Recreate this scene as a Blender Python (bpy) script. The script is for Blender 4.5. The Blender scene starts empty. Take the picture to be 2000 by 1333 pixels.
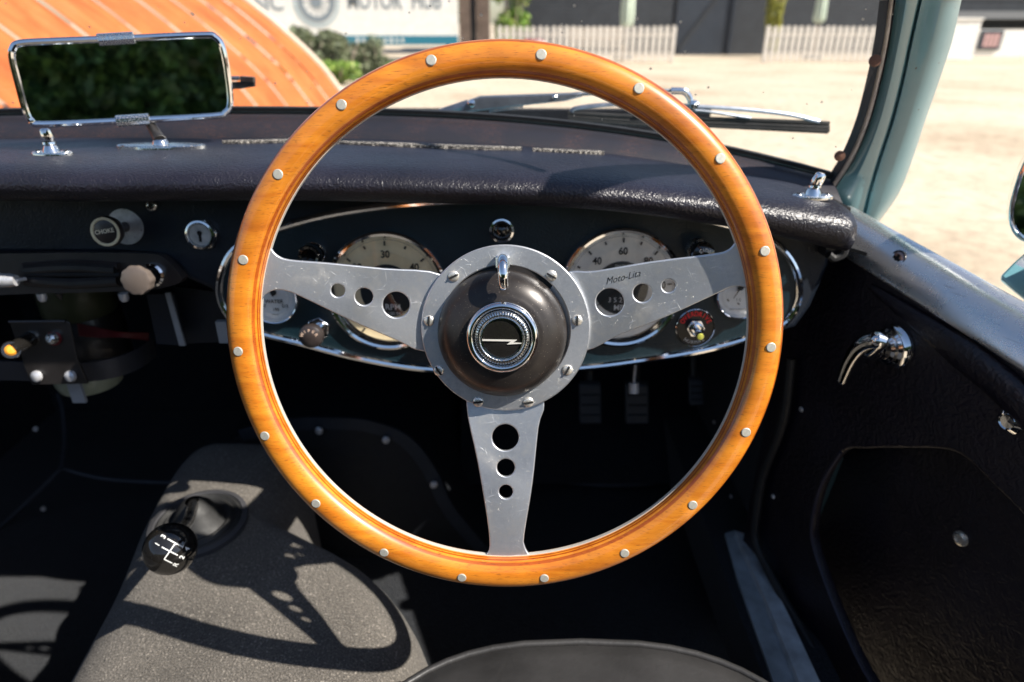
import bpy, bmesh, math, random
from mathutils import Vector, Matrix, noise
from mathutils.geometry import tessellate_polygon
random.seed(7)
R = math.radians
scene = bpy.context.scene
col = scene.collection

# ------------------------------------------------------------------ camera, world, sun, exposure
FPX = 1300.0
PITCH = math.atan(624.5 / FPX)
SP, CP = math.sin(PITCH), math.cos(PITCH)
CAMH = Vector((0, 0, 1.0))
cam_d = bpy.data.cameras.new("camera"); cam = bpy.data.objects.new("camera", cam_d); col.objects.link(cam)
cam.location = CAMH; cam.rotation_euler = (R(90) - PITCH, 0, 0)
cam_d.sensor_width = 36; cam_d.lens = 36 * FPX / 2000
cam_d.clip_start = 0.02; cam_d.clip_end = 1000
cam_d.dof.use_dof = True; cam_d.dof.focus_distance = 0.475; cam_d.dof.aperture_fstop = 5.6
scene.camera = cam

SUN = Vector((0.64, -0.27, 0.72)).normalized()      # towards the sun
w = bpy.data.worlds.new("World"); scene.world = w; w.use_nodes = True
nt = w.node_tree; bg = nt.nodes["Background"]
sky = nt.nodes.new("ShaderNodeTexSky"); sky.sky_type = 'NISHITA'; sky.sun_disc = False
sky.sun_elevation = math.asin(SUN.z); sky.sun_rotation = math.atan2(SUN.x, SUN.y)
sky.air_density = 1.0; sky.dust_density = 0.6; sky.ozone_density = 1.2
nt.links.new(sky.outputs[0], bg.inputs[0]); bg.inputs[1].default_value = 0.075
sd = bpy.data.lights.new("sun", 'SUN'); so = bpy.data.objects.new("sun", sd); col.objects.link(so)
sd.energy = 5.0; sd.angle = R(0.55); sd.color = (1.0, 0.94, 0.85)
so.rotation_euler = SUN.to_track_quat('Z', 'Y').to_euler()
scene.view_settings.view_transform = 'Standard'; scene.view_settings.look = 'None'
scene.view_settings.exposure = 0.85; scene.view_settings.gamma = 1.0
scene.view_settings.use_curve_mapping = False
scene.render.engine = 'CYCLES'
scene.cycles.max_bounces = 8; scene.cycles.transparent_max_bounces = 16
scene.cycles.sample_clamp_indirect = 6

# ------------------------------------------------------------------ pixel -> place (measuring the photograph)
def ray(px, py):
    a, b = (px - 1000) / FPX, (666.5 - py) / FPX
    return Vector((a, CP + b * SP, -SP + b * CP))
def PP(px, py, p0, n):
    d = ray(px, py); t = (Vector(p0) - CAMH).dot(n) / d.dot(n); return CAMH + d * t
def PY(px, py, y): return PP(px, py, (0, y, 0), Vector((0, 1, 0)))
def PZ(px, py, z): return PP(px, py, (0, 0, z), Vector((0, 0, 1)))
def nearest_on_axis(px, py, base, axis):
    d = ray(px, py).normalized(); a = axis.normalized(); w0 = base - CAMH
    b = a.dot(d); dd = a.dot(w0); e = d.dot(w0)
    return (b * e - dd) / (1 - b * b)

# ------------------------------------------------------------------ materials
MATS = {}
class NG:
    def __init__(s, name):
        s.m = bpy.data.materials.new(name); s.m.use_nodes = True; s.t = s.m.node_tree
        s.b = s.t.nodes["Principled BSDF"]; MATS[name] = s.m
    def n(s, typ, **k):
        x = s.t.nodes.new(typ)
        for a, v in k.items():
            if a.startswith('i_'):
                key = a[2:]; key = int(key) if key.isdigit() else key.replace('_', ' ')
                x.inputs[key].default_value = v
            else: setattr(x, a, v)
        return x
    def l(s, a, ao, b, bi): s.t.links.new(a.outputs[ao], b.inputs[bi])
    def coord(s, scale=(1, 1, 1), kind='Object', rot=(0, 0, 0), loc=(0, 0, 0)):
        tc = s.n("ShaderNodeTexCoord"); mp = s.n("ShaderNodeMapping")
        mp.inputs['Scale'].default_value = scale; mp.inputs['Rotation'].default_value = rot
        mp.inputs['Location'].default_value = loc
        s.l(tc, kind, mp, 'Vector'); return mp
    def noise(s, scale, vec=None, detail=4, rough=.55, dist=0):
        x = s.n("ShaderNodeTexNoise"); x.inputs['Scale'].default_value = scale
        x.inputs['Detail'].default_value = detail; x.inputs['Roughness'].default_value = rough
        x.inputs['Distortion'].default_value = dist
        if vec: s.l(vec, 'Vector', x, 'Vector')
        return x
    def vor(s, scale, vec=None, feature='F1', rnd=1.0):
        x = s.n("ShaderNodeTexVoronoi"); x.feature = feature; x.inputs['Scale'].default_value = scale
        x.inputs['Randomness'].default_value = rnd
        if vec: s.l(vec, 'Vector', x, 'Vector')
        return x
    def ramp(s, stops, src=None, out='Fac', interp='LINEAR'):
        x = s.n("ShaderNodeValToRGB"); cr = x.color_ramp; cr.interpolation = interp
        while len(cr.elements) < len(stops): cr.elements.new(0.5)
        for e, (p, c) in zip(cr.elements, stops):
            e.position = p; e.color = (c, c, c, 1) if isinstance(c, (int, float)) else (*c, 1)
        if src: s.l(src, out, x, 'Fac')
        return x
    def mix(s, fac, a, b, mode='MIX'):
        x = s.n("ShaderNodeMix"); x.data_type = 'RGBA'; x.blend_type = mode
        for v, idx in ((fac, 0), (a, 6), (b, 7)):
            if isinstance(v, tuple) and len(v) == 2: s.t.links.new(v[0].outputs[v[1]], x.inputs[idx])
            elif idx == 0: x.inputs[0].default_value = v
            else: x.inputs[idx].default_value = (*v, 1)
        return x
    def base(s, c=None, rough=.5, metal=0, coat=0, coat_r=.03, spec=.5):
        if c is not None: s.b.inputs['Base Color'].default_value = (*c, 1)
        s.b.inputs['Roughness'].default_value = rough; s.b.inputs['Metallic'].default_value = metal
        s.b.inputs['Coat Weight'].default_value = coat; s.b.inputs['Coat Roughness'].default_value = coat_r
        s.b.inputs['Specular IOR Level'].default_value = spec
    def bump(s, src, out, strength, dist, prev=None):
        x = s.n("ShaderNodeBump"); x.inputs['Strength'].default_value = strength; x.inputs['Distance'].default_value = dist
        s.l(src, out, x, 'Height')
        if prev: s.l(prev, 'Normal', x, 'Normal')
        s.l(x, 'Normal', s.b, 'Normal'); return x

def simple(name, c, rough=.5, metal=0, coat=0, var=.12, vs=30, bump=0, bs=400, spec=.5, coat_r=.03, rv=.1):
    g = NG(name); g.base(c, rough, metal, coat, coat_r, spec)
    co = g.coord()
    n = g.noise(vs, co, 5)
    lo = tuple(max(0, x * (1 - var)) for x in c); hi = tuple(min(1, x * (1 + var)) for x in c)
    r = g.ramp([(.3, lo), (.7, hi)], n); g.l(r, 'Color', g.b, 'Base Color')
    n2 = g.noise(vs * 2.3, co, 6); rr = g.ramp([(.3, max(0.02, rough * (1 - rv))), (.7, min(1, rough * (1 + rv)))], n2); g.l(rr, 'Color', g.b, 'Roughness')
    if bump:
        n3 = g.noise(bs, co, 3); g.bump(n3, 'Fac', bump, .001)
    return g.m

def leather(name, c, rough=.42, scale=300, strength=.6, dist=.0006, spec=.5, var=.35, coat=0):
    g = NG(name); g.base(c, rough, 0, coat, .2, spec); co = g.coord()
    n0 = g.noise(60, co, 3); 
    mv = g.n("ShaderNodeVectorMath", operation='MULTIPLY_ADD'); mv.inputs[1].default_value = (.02, .02, .02)
    g.l(n0, 'Color', mv, 0); g.l(co, 'Vector', mv, 2)
    v = g.vor(scale, mv, 'SMOOTH_F1'); r = g.ramp([(.15, 1.0), (.75, 0.0)], v, 'Distance')
    v2 = g.noise(scale * .8, mv, 3, .5, 1.2)
    b = g.bump(v2, 'Fac', strength * .6, dist); b2 = g.bump(r, 'Color', strength, dist, b)
    big = g.noise(9, co, 4); b3 = g.bump(big, 'Fac', .35, .004, b2)
    n = g.noise(14, co, 5)
    cr = g.ramp([(.3, tuple(x * (1 - var) for x in c)), (.72, tuple(x * (1 + var) for x in c))], n)
    g.l(cr, 'Color', g.b, 'Base Color')
    rr = g.ramp([(.3, rough * .8), (.7, rough * 1.2)], big); g.l(rr, 'Color', g.b, 'Roughness')
    return g.m

CHROME = simple("chrome", (.86, .87, .88), .07, 1, var=.04, vs=60, rv=.5)
PITTED = None
def chrome_pitted():
    g = NG("pitted_chrome"); g.base((.8, .79, .76), .13, 1); co = g.coord()
    v = g.noise(900, co, 2); r = g.ramp([(.60, 0.0), (.68, 1.0)], v)
    m = g.mix((r, 'Color'), (.82, .82, .8), (.16, .11, .07)); g.l(m, 2, g.b, 'Base Color')
    rr = g.ramp([(.4, .1), (.7, .4)], v); g.l(rr, 'Color', g.b, 'Roughness'); g.bump(r, 'Color', .3, .0003); return g.m
PITTED = chrome_pitted()
NICKEL = simple("nickel_screw", (.80, .76, .68), .32, .75, var=.15, vs=300, rv=.4)
STEEL = simple("dull_steel", (.66, .66, .68), .38, .55, var=.2, vs=120, rv=.3)

def alu():
    g = NG("scratched_aluminium"); g.base((.62, .64, .66), .45, .85); co = g.coord()
    prev = None; masks = []
    for i, (ang, sc, st) in enumerate(((.5, 90, 46), (-.75, 70, 38), (1.25, 60, 52), (2.2, 80, 45), (-.2, 75, 40))):
        m0 = g.coord((1, 1, 1), rot=(0, 0, ang)); mp = g.n("ShaderNodeMapping"); mp.inputs['Scale'].default_value = (sc * .22, sc * 3.0, sc)
        wob = g.noise(50, m0, 2); wm = g.n("ShaderNodeVectorMath", operation='MULTIPLY_ADD'); wm.inputs[1].default_value = (.004, .004, .004); g.l(wob, 'Color', wm, 0); g.l(m0, 'Vector', wm, 2); g.l(wm, 0, mp, 0)
        v = g.vor(1.0, mp, 'F1'); v.voronoi_dimensions = '2D' 
        r = g.ramp([(0.0, .9), (.07, 0.0)], v, 'Distance'); masks.append(r)
    acc = masks[0]; key = 'Color'
    for mk in masks[1:]:
        x = g.n("ShaderNodeMix"); x.data_type = 'RGBA'; x.blend_type = 'LIGHTEN'; x.inputs[0].default_value = 1
        g.t.links.new(acc.outputs[key], x.inputs[6]); g.t.links.new(mk.outputs['Color'], x.inputs[7]); acc = x; key = 2
    gate = g.noise(45, co, 2); gr = g.ramp([(.46, 0.0), (.66, 1.0)], gate)
    acc2 = g.n("ShaderNodeMix"); acc2.data_type = 'RGBA'; acc2.blend_type = 'MULTIPLY'; acc2.inputs[0].default_value = 1
    g.t.links.new(acc.outputs[key], acc2.inputs[6]); g.t.links.new(gr.outputs['Color'], acc2.inputs[7])
    pit = g.noise(1300, co, 1); pr = g.ramp([(.735, 0.0), (.76, 1.0)], pit)
    cloud = g.noise(38, co, 6, .7); cr = g.ramp([(.30, (.46, .48, .51)), (.5, (.68, .70, .73)), (.70, (.82, .80, .77))], cloud)
    m1 = g.mix((acc2, 2), (0, 0, 0), (1, .99, .96)); g.t.links.new(cr.outputs['Color'], m1.inputs[6])
    m2 = g.mix((pr, 'Color'), (0, 0, 0), (.9, .88, .85)); g.t.links.new(m1.outputs[2], m2.inputs[6])
    g.l(m2, 2, g.b, 'Base Color')
    rr = g.ramp([(.3, .46), (.55, .36), (.75, .44)], cloud)
    mr = g.mix((acc2, 2), (0, 0, 0), (.55, .55, .55)); g.t.links.new(rr.outputs['Color'], mr.inputs[6]); g.l(mr, 2, g.b, 'Roughness')
    b1 = g.bump(acc2, 2, .5, .0002); b2 = g.bump(pr, 'Color', .6, .0002, b1); b3 = g.bump(cloud, 'Fac', .12, .001, b2)
    g.b.inputs['Anisotropic'].default_value = .3
    return g.m
ALU = alu()
ALU_STRIP = simple("aluminium_core", (.78, .74, .66), .45, .4, var=.06, vs=80)
def rail_metal():
    g = NG("satin_alloy_rail"); g.base((.92, .90, .88), .4, .9); co = g.coord()
    n = g.noise(40, co, 6, .7); r = g.ramp([(.3, .22), (.7, .33)], n); g.l(r, 'Color', g.b, 'Roughness')
    mp = g.coord((30, 4, 400), rot=(0, 0, .3)); s = g.noise(3, mp, 2); sr = g.ramp([(.66, 0.0), (.72, 1.0)], s)
    m = g.mix((sr, 'Color'), (.92, .90, .88), (.6, .58, .55)); g.l(m, 2, g.b, 'Base Color'); g.bump(n, 'Fac', .05, .002); return g.m
RAIL = rail_metal()

def wood():
    g = NG("varnished_rim_wood"); g.base((.5, .2, .04), .38, 0, .8, .09)
    tc = g.n("ShaderNodeTexCoord")
    def mp(sc, rot=(0, 0, 0)):
        m = g.n("ShaderNodeMapping"); m.inputs['Scale'].default_value = sc; m.inputs['Rotation'].default_value = rot; g.l(tc, 'Object', m, 'Vector'); return m
    # long figure along local x (the plies are cut from flat boards)
    a = g.noise(1, mp((9, 90, 60)), 6, .6, .6)
    r1 = g.ramp([(.18, (.34, .085, .008)), (.40, (.60, .185, .013)), (.58, (.72, .260, .022)), (.85, (.50, .145, .010))], a)
    blot = g.noise(22, mp((1, 1, 1)), 3); rb = g.ramp([(.28, (.68, .62, .58)), (.7, (1.15, 1.12, 1.05))], blot)
    m0 = g.mix(1.0, (0, 0, 0), (0, 0, 0), 'MULTIPLY'); g.t.links.new(r1.outputs['Color'], m0.inputs[6]); g.t.links.new(rb.outputs['Color'], m0.inputs[7])
    # pores: short dashes
    p = g.noise(1, mp((170, 1100, 600)), 2, .5); rp = g.ramp([(.57, 0.0), (.72, .6)], p)
    m1 = g.mix((rp, 'Color'), (0, 0, 0), (.22, .07, .012)); g.t.links.new(m0.outputs[2], m1.inputs[6])
    # plies: bands in local z
    sep = g.n("ShaderNodeSeparateXYZ"); g.l(tc, 'Object', sep, 0)
    mr = g.n("ShaderNodeMapRange"); mr.inputs[1].default_value = -.030; mr.inputs[2].default_value = .004; g.l(sep, 'Z', mr, 0)
    def zz(z): return (z + .030) / .034
    L, D, K = 1.0, 0.22, .05
    st = [(0, L), (zz(-.0235), L), (zz(-.0230), D), (zz(-.0215), D), (zz(-.0210), L), (zz(-.0185), L), (zz(-.0180), D), (zz(-.0172), D), (zz(-.0167), L),
          (zz(-.0112), L), (zz(-.0108), D), (zz(-.0098), D), (zz(-.0094), L), (zz(-.0086), L), (zz(-.0083), K), (zz(-.0074), K), (zz(-.0070), L), (zz(-.0055), L), (zz(-.0051), D), (zz(-.0034), D), (zz(-.0030), L), (1, L)]
    ply = g.ramp(st, mr, 0)
    dark = g.mix(1.0, (0, 0, 0), (.50, .22, .14), 'MULTIPLY'); g.t.links.new(m1.outputs[2], dark.inputs[6])
    m2 = g.mix((ply, 'Color'), (0, 0, 0), (0, 0, 0)); g.t.links.new(dark.outputs[2], m2.inputs[6]); g.t.links.new(m1.outputs[2], m2.inputs[7])
    g.l(m2, 2, g.b, 'Base Color')
    g.bump(p, 'Fac', .05, .0003)
    lum = g.noise(260, mp((1, 1, 1)), 3); b = g.n("ShaderNodeBump"); b.inputs['Strength'].default_value = .03; b.inputs['Distance'].default_value = .001
    g.l(lum, 'Fac', b, 'Height'); g.l(b, 'Normal', g.b, 'Coat Normal')
    g.b.inputs['Subsurface Weight'].default_value = 0
    return g.m
WOOD = wood()
RIVET = simple("rivet_alloy", (.50, .485, .42), .5, .35, var=.08, vs=500, rv=.2)

PAD = leather("padded_black_vinyl", (.011, .0098, .0165), .40, 400, .50, .0008, .6)
FASC = leather("fascia_vinyl", (.006, .010, .018), .40, 420, .3, .0005, .5)
OVALM = leather("instrument_panel_vinyl", (.004, .017, .025), .40, 420, .3, .0005, .5)
DOORV = leather("door_vinyl", (.009, .007, .014), .42, 240, .45, .0010, .6)
SEATV = leather("seat_leather", (.030, .029, .029), .44, 180, .2, .0006, .45)
BLACKM = simple("satin_black_metal", (.02, .018, .018), .38, 0, .2, var=.3, vs=40)
BROWNM = simple("warm_black_metal", (.035, .027, .025), .33, 0, .3, var=.25, vs=60, spec=.6)
WIPERM = simple("wiper_metal", (.26, .29, .34), .35, .85, var=.2, vs=60)
RUBBER = simple("black_rubber", (.018, .018, .018), .6, var=.3, vs=90, bump=.2)
GLOSSB = simple("gloss_black", (.012, .011, .010), .08, 0, .8, var=.2)
VOID = simple("void_shade", (.006, .006, .007), .8, var=.2)  # near-black standing in for the shade inside slots, keyhole and gaps
def dome_mat():
    g = NG("satin_brown_black_dome"); g.base((.045, .034, .028), .36, .35, .15, .25, .5); co = g.coord()
    n = g.noise(35, co, 5); r = g.ramp([(.3, (.025, .021, .019)), (.7, (.041, .035, .032))], n)
    d = g.noise(1500, co, 1); dr = g.ramp([(.745, 0.0), (.765, 1.0)], d)
    m = g.mix((dr, 'Color'), (0, 0, 0), (.5, .42, .34)); g.t.links.new(r.outputs['Color'], m.inputs[6]); g.l(m, 2, g.b, 'Base Color')
    rr = g.ramp([(.3, .30), (.7, .42)], n); g.l(rr, 'Color', g.b, 'Roughness'); return g.m
DOME = dome_mat()
def carpet(name, c, lum=1.0):
    g = NG(name); g.base(c, .95, 0, 0, .1, .1); co = g.coord()
    n = g.noise(520, co, 4, .75); v = g.vor(480, co)
    r = g.ramp([(.28, tuple(x * .35 for x in c)), (.5, c), (.70, tuple(min(1, x * 2.3) for x in c))], n)
    sp = g.noise(520, co, 1); sr = g.ramp([(.68, 0.0), (.74, 1.0)], sp); m = g.mix((sr, 'Color'), (0, 0, 0), tuple(min(1, x * 4) for x in c))
    g.t.links.new(r.outputs['Color'], m.inputs[6]); big = g.noise(10, co, 4); br = g.ramp([(.3, .75), (.7, 1.15)], big)
    m2 = g.mix(1.0, (0, 0, 0), (0, 0, 0), 'MULTIPLY'); g.t.links.new(m.outputs[2], m2.inputs[6]); g.t.links.new(br.outputs['Color'], m2.inputs[7])
    g.l(m2, 2, g.b, 'Base Color')
    b = g.bump(n, 'Fac', .9, .0022); g.bump(v, 'Distance', .6, .002, b)
    g.b.inputs['Sheen Weight'].default_value = .15; g.b.inputs['Sheen Roughness'].default_value = .5
    return g.m
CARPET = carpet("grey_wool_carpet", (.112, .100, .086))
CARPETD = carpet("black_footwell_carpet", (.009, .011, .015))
def teal():
    g = NG("ice_blue_green_paint"); g.base((.08, .2, .22), .3, 0, .7, .06); co = g.coord()
    n = g.noise(14, co, 4); r = g.ramp([(.3, (.080, .190, .225)), (.7, (.105, .235, .27))], n)
    ch = g.noise(160, co, 1); cr = g.ramp([(.76, 0.0), (.77, 1.0)], ch)
    m = g.mix((cr, 'Color'), (0, 0, 0), (.03, .03, .03)); g.t.links.new(r.outputs['Color'], m.inputs[6]); g.l(m, 2, g.b, 'Base Color')
    g.bump(n, 'Fac', .04, .002); return g.m
TEAL = teal()
def glass_mat(name, dust=True, tint=(1, 1, 1)):
    g = NG(name); t = g.t; g.t.nodes.remove(g.b); out = [n for n in t.nodes if n.type == 'OUTPUT_MATERIAL'][0]
    tr = g.n("ShaderNodeBsdfTransparent"); tr.inputs[0].default_value = (*tint, 1)
    gl = g.n("ShaderNodeBsdfGlossy"); gl.inputs['Roughness'].default_value = .02
    ge = g.n("ShaderNodeNewGeometry"); dp = g.n("ShaderNodeVectorMath", operation='DOT_PRODUCT'); g.l(ge, 'Incoming', dp, 0); g.l(ge, 'Normal', dp, 1)
    ab = g.n("ShaderNodeMath", operation='ABSOLUTE'); g.l(dp, 'Value', ab, 0); om = g.n("ShaderNodeMath", operation='SUBTRACT'); om.inputs[0].default_value = 1; g.l(ab, 0, om, 1)
    p5 = g.n("ShaderNodeMath", operation='POWER'); p5.inputs[1].default_value = 5; g.l(om, 0, p5, 0)
    fr = g.n("ShaderNodeMath", operation='MULTIPLY_ADD'); fr.inputs[1].default_value = .9; fr.inputs[2].default_value = .045; g.l(p5, 0, fr, 0)
    mx = g.n("ShaderNodeMixShader"); g.l(fr, 0, mx, 0); g.l(tr, 0, mx, 1); g.l(gl, 0, mx, 2); last = mx
    if dust:
        co = g.coord(); v = g.vor(95, co); n = g.noise(6, co, 3)
        # sparse specks of varied size
        sep = g.n("ShaderNodeSeparateColor"); g.l(v, 'Color', sep, 0)
        thr = g.n("ShaderNodeMath", operation='MULTIPLY'); thr.inputs[1].default_value = .22
        pw = g.n("ShaderNodeMath", operation='POWER'); pw.inputs[1].default_value = 3; g.l(sep, 0, pw, 0); g.l(pw, 0, thr, 0)
        gate = g.n("ShaderNodeMath", operation='MULTIPLY'); gr = g.ramp([(.36, 0.15), (.6, 1.0)], n); g.l(thr, 0, gate, 0); g.l(gr, 'Color', gate, 1)
        lt = g.n("ShaderNodeMath", operation='LESS_THAN'); g.l(v, 'Distance', lt, 0); g.l(gate, 0, lt, 1)
        mul = g.n("ShaderNodeMath", operation='MULTIPLY'); mul.inputs[1].default_value = .75; g.l(lt, 0, mul, 0)
        haze = g.ramp([(.3, .004), (.8, .016)], n); ad = g.n("ShaderNodeMath", operation='ADD'); g.l(mul, 0, ad, 0); g.l(haze, 'Color', ad, 1)
        df = g.n("ShaderNodeBsdfDiffuse"); df.inputs[0].default_value = (.8, .78, .72, 1)
        m2 = g.n("ShaderNodeMixShader"); g.l(ad, 0, m2, 0); g.l(mx, 0, m2, 1); g.l(df, 0, m2, 2); last = m2
    g.l(last, 0, out, 'Surface'); return g.m
GLASS = glass_mat("windscreen_glass"); GLASS2 = glass_mat("gauge_glass", False)
MIRROR = simple("mirror_silver", (.80, .84, .82), .012, 1, var=.01)
def dial(name, c):
    g = NG(name); g.base(c, .5, 0); co = g.coord(); n = g.noise(60, co, 4)
    r = g.ramp([(.3, tuple(x * .86 for x in c)), (.7, tuple(min(1, x * 1.06) for x in c))], n); g.l(r, 'Color', g.b, 'Base Color'); return g.m
DIAL_CREAM = dial("cream_dial", (.90, .74, .46)); DIAL_SILV = dial("silver_white_dial", (.86, .81, .72)); DIAL_WHITE = dial("white_dial", (.80, .79, .75))
INK = simple("black_ink", (.015, .015, .015), .5); WINK = simple("white_print", (.75, .75, .72), .5); REDINK = simple("red_print", (.85, .015, .02), .45)
BLUINK = simple("dark_disc", (.012, .022, .028), .4)
AMBER = simple("amber_lens", (.85, .35, .03), .25, 0, .6)
LIME = simple("green_tip", (.45, .45, .08), .3)
OLIVE_SHADE = simple("olive_shaded_can", (.05, .055, .025), .4, 0, .1)  # the cream can darkened to olive, its shade put into the colour
CREAMP = simple("cream_enamel_can", (.36, .37, .26), .3, 0, .3, var=.15, vs=20)
REDW = simple("red_wire", (.14, .004, .006), .4)
GREYP = simple("grey_primer", (.30, .31, .33), .5, var=.15)
SILL = simple("worn_sill_alloy", (.40, .46, .50), .45, .2, var=.3, vs=30, rv=.3)
WORN = None
def worn():
    g = NG("frayed_slot_edge"); g.base((.3, .28, .26), .6); co = g.coord((1, 2.2, 1)); n = g.noise(420, co, 3, .7)
    r = g.ramp([(.38, (.012, .012, .013)), (.52, (.10, .09, .08)), (.62, (.50, .46, .40))], n); g.l(r, 'Color', g.b, 'Base Color'); g.bump(n, 'Fac', 1.0, .0015)
    rr = g.ramp([(.5, .6), (.6, .3)], n); g.l(rr, 'Color', g.b, 'Roughness'); return g.m
WORN = worn()
def sillvinyl():
    g = NG("worn_screen_base_vinyl"); g.base((.03, .03, .034), .4); co = g.coord(); n = g.noise(16, co, 5)
    f = g.noise(700, co, 3, .7); fr = g.ramp([(.52, 0.0), (.66, 1.0)], f); gt = g.ramp([(.42, 0.0), (.62, 1.0)], n)
    mu = g.mix(1.0, (0, 0, 0), (0, 0, 0), 'MULTIPLY'); g.t.links.new(fr.outputs['Color'], mu.inputs[6]); g.t.links.new(gt.outputs['Color'], mu.inputs[7])
    m = g.mix((mu, 2), (.030, .029, .036), (.16, .08, .06)); g.l(m, 2, g.b, 'Base Color'); g.bump(f, 'Fac', .3, .0006); return g.m
SCREENV = sillvinyl()

def gravel():
    g = NG("pale_gravel"); g.base((.6, .5, .38), .95, spec=.2); co = g.coord()
    n = g.noise(.55, co, 6, .6); f = g.noise(9, co, 5, .7); ff = g.noise(90, co, 3, .7)
    r = g.ramp([(.28, (.44, .35, .25)), (.48, (.60, .50, .375)), (.72, (.68, .59, .46))], n)
    r2 = g.ramp([(.32, .70), (.6, 1.04)], f); r3 = g.ramp([(.3, .82), (.7, 1.12)], ff)
    m = g.mix(1.0, (0, 0, 0), (0, 0, 0), 'MULTIPLY'); g.t.links.new(r.outputs['Color'], m.inputs[6]); g.t.links.new(r2.outputs['Color'], m.inputs[7])
    m2 = g.mix(1.0, (0, 0, 0), (0, 0, 0), 'MULTIPLY'); g.t.links.new(m.outputs[2], m2.inputs[6]); g.t.links.new(r3.outputs['Color'], m2.inputs[7])
    g.l(m2, 2, g.b, 'Base Color'); b = g.bump(f, 'Fac', .5, .02); g.bump(ff, 'Fac', .5, .006, b); return g.m
GRAVEL = gravel()
def rust():
    g = NG("rusty_orange_sheet"); g.base((.6, .2, .06), .7); co = g.coord((.9, 2.2, .9)); n = g.noise(1.7, co, 6, .66, 1.2)
    r = g.ramp([(.2, (.24, .055, .012)), (.42, (.42, .110, .022)), (.58, (.50, .150, .036)), (.78, (.50, .19, .06)), (.97, (.54, .27, .12))], n)
    co2 = g.coord(); n2 = g.noise(2.2, co2, 4); r2 = g.ramp([(.3, .8), (.7, 1.1)], n2)
    m = g.mix(1.0, (0, 0, 0), (0, 0, 0), 'MULTIPLY'); g.t.links.new(r.outputs['Color'], m.inputs[6]); g.t.links.new(r2.outputs['Color'], m.inputs[7]); g.l(m, 2, g.b, 'Base Color')
    return g.m
RUST = rust()
PALETRIM = simple("pale_weathered_trim", (.62, .50, .40), .8, var=.2, vs=5)
WHITEP = simple("white_paint", (.78, .77, .73), .6, var=.08, vs=6)
PICKETW = simple("weathered_white_picket", (.66, .62, .56), .7, var=.14, vs=5)
DARKB = simple("dark_slate_boarding", (.030, .034, .040), .6, var=.2, vs=3)
DARKD = simple("navy_door_paint", (.028, .036, .050), .5, var=.15, vs=2)
BROWNB = simple("brown_grey_boarding", (.17, .125, .10), .75, var=.25, vs=4)
TEALS = simple("sign_teal", (.02, .17, .25), .5, var=.05)
GREYS = simple("sign_grey", (.22, .26, .29), .5, var=.05); PALEG = simple("sign_pale_blue", (.42, .50, .52), .5)
ROOFG = simple("roof_grey", (.16, .17, .18), .6, var=.2)
PINK = simple("pink_print", (.65, .40, .38), .6)
CANVAS = simple("pale_green_canvas", (.62, .70, .58), .8, var=.1, vs=4)
BENCHW = simple("weathered_timber", (.36, .30, .24), .8, var=.2, vs=5)
REDP = simple("red_flower", (.6, .05, .06), .6, var=.3, vs=20); PINKF = simple("pale_pink_flower", (.85, .62, .60), .6)
def foliage(name, a, b, c):
    g = NG(name); g.base(b, .6); oi = g.n("ShaderNodeTexCoord"); n = g.noise(2.5, None, 3); g.l(oi, 'Object', n, 'Vector')
    geo = g.n("ShaderNodeNewGeometry"); r0 = g.ramp([(0, a), (.55, b), (1, c)], geo, 'Random Per Island')
    r = g.ramp([(.3, .7), (.7, 1.25)], n); m = g.mix(1.0, (0, 0, 0), (0, 0, 0), 'MULTIPLY')
    g.t.links.new(r0.outputs['Color'], m.inputs[6]); g.t.links.new(r.outputs['Color'], m.inputs[7]); g.l(m, 2, g.b, 'Base Color')
    g.b.inputs['Transmission Weight'].default_value = 0; return g.m
LEAF_HEDGE = foliage("hedge_leaf", (.012, .035, .008), (.03, .08, .015), (.07, .14, .03))
LEAF_GREY = foliage("grey_green_leaf", (.08, .105, .055), (.16, .19, .10), (.28, .31, .18))
LEAF_LIME = foliage("lime_leaf", (.10, .22, .03), (.22, .36, .06), (.42, .48, .12))
LEAF_YEL = foliage("yellow_green_leaf", (.26, .28, .05), (.42, .42, .08), (.52, .50, .12))
GRASSM = foliage("grass_blade", (.06, .16, .02), (.10, .26, .03), (.18, .34, .06))

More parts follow.
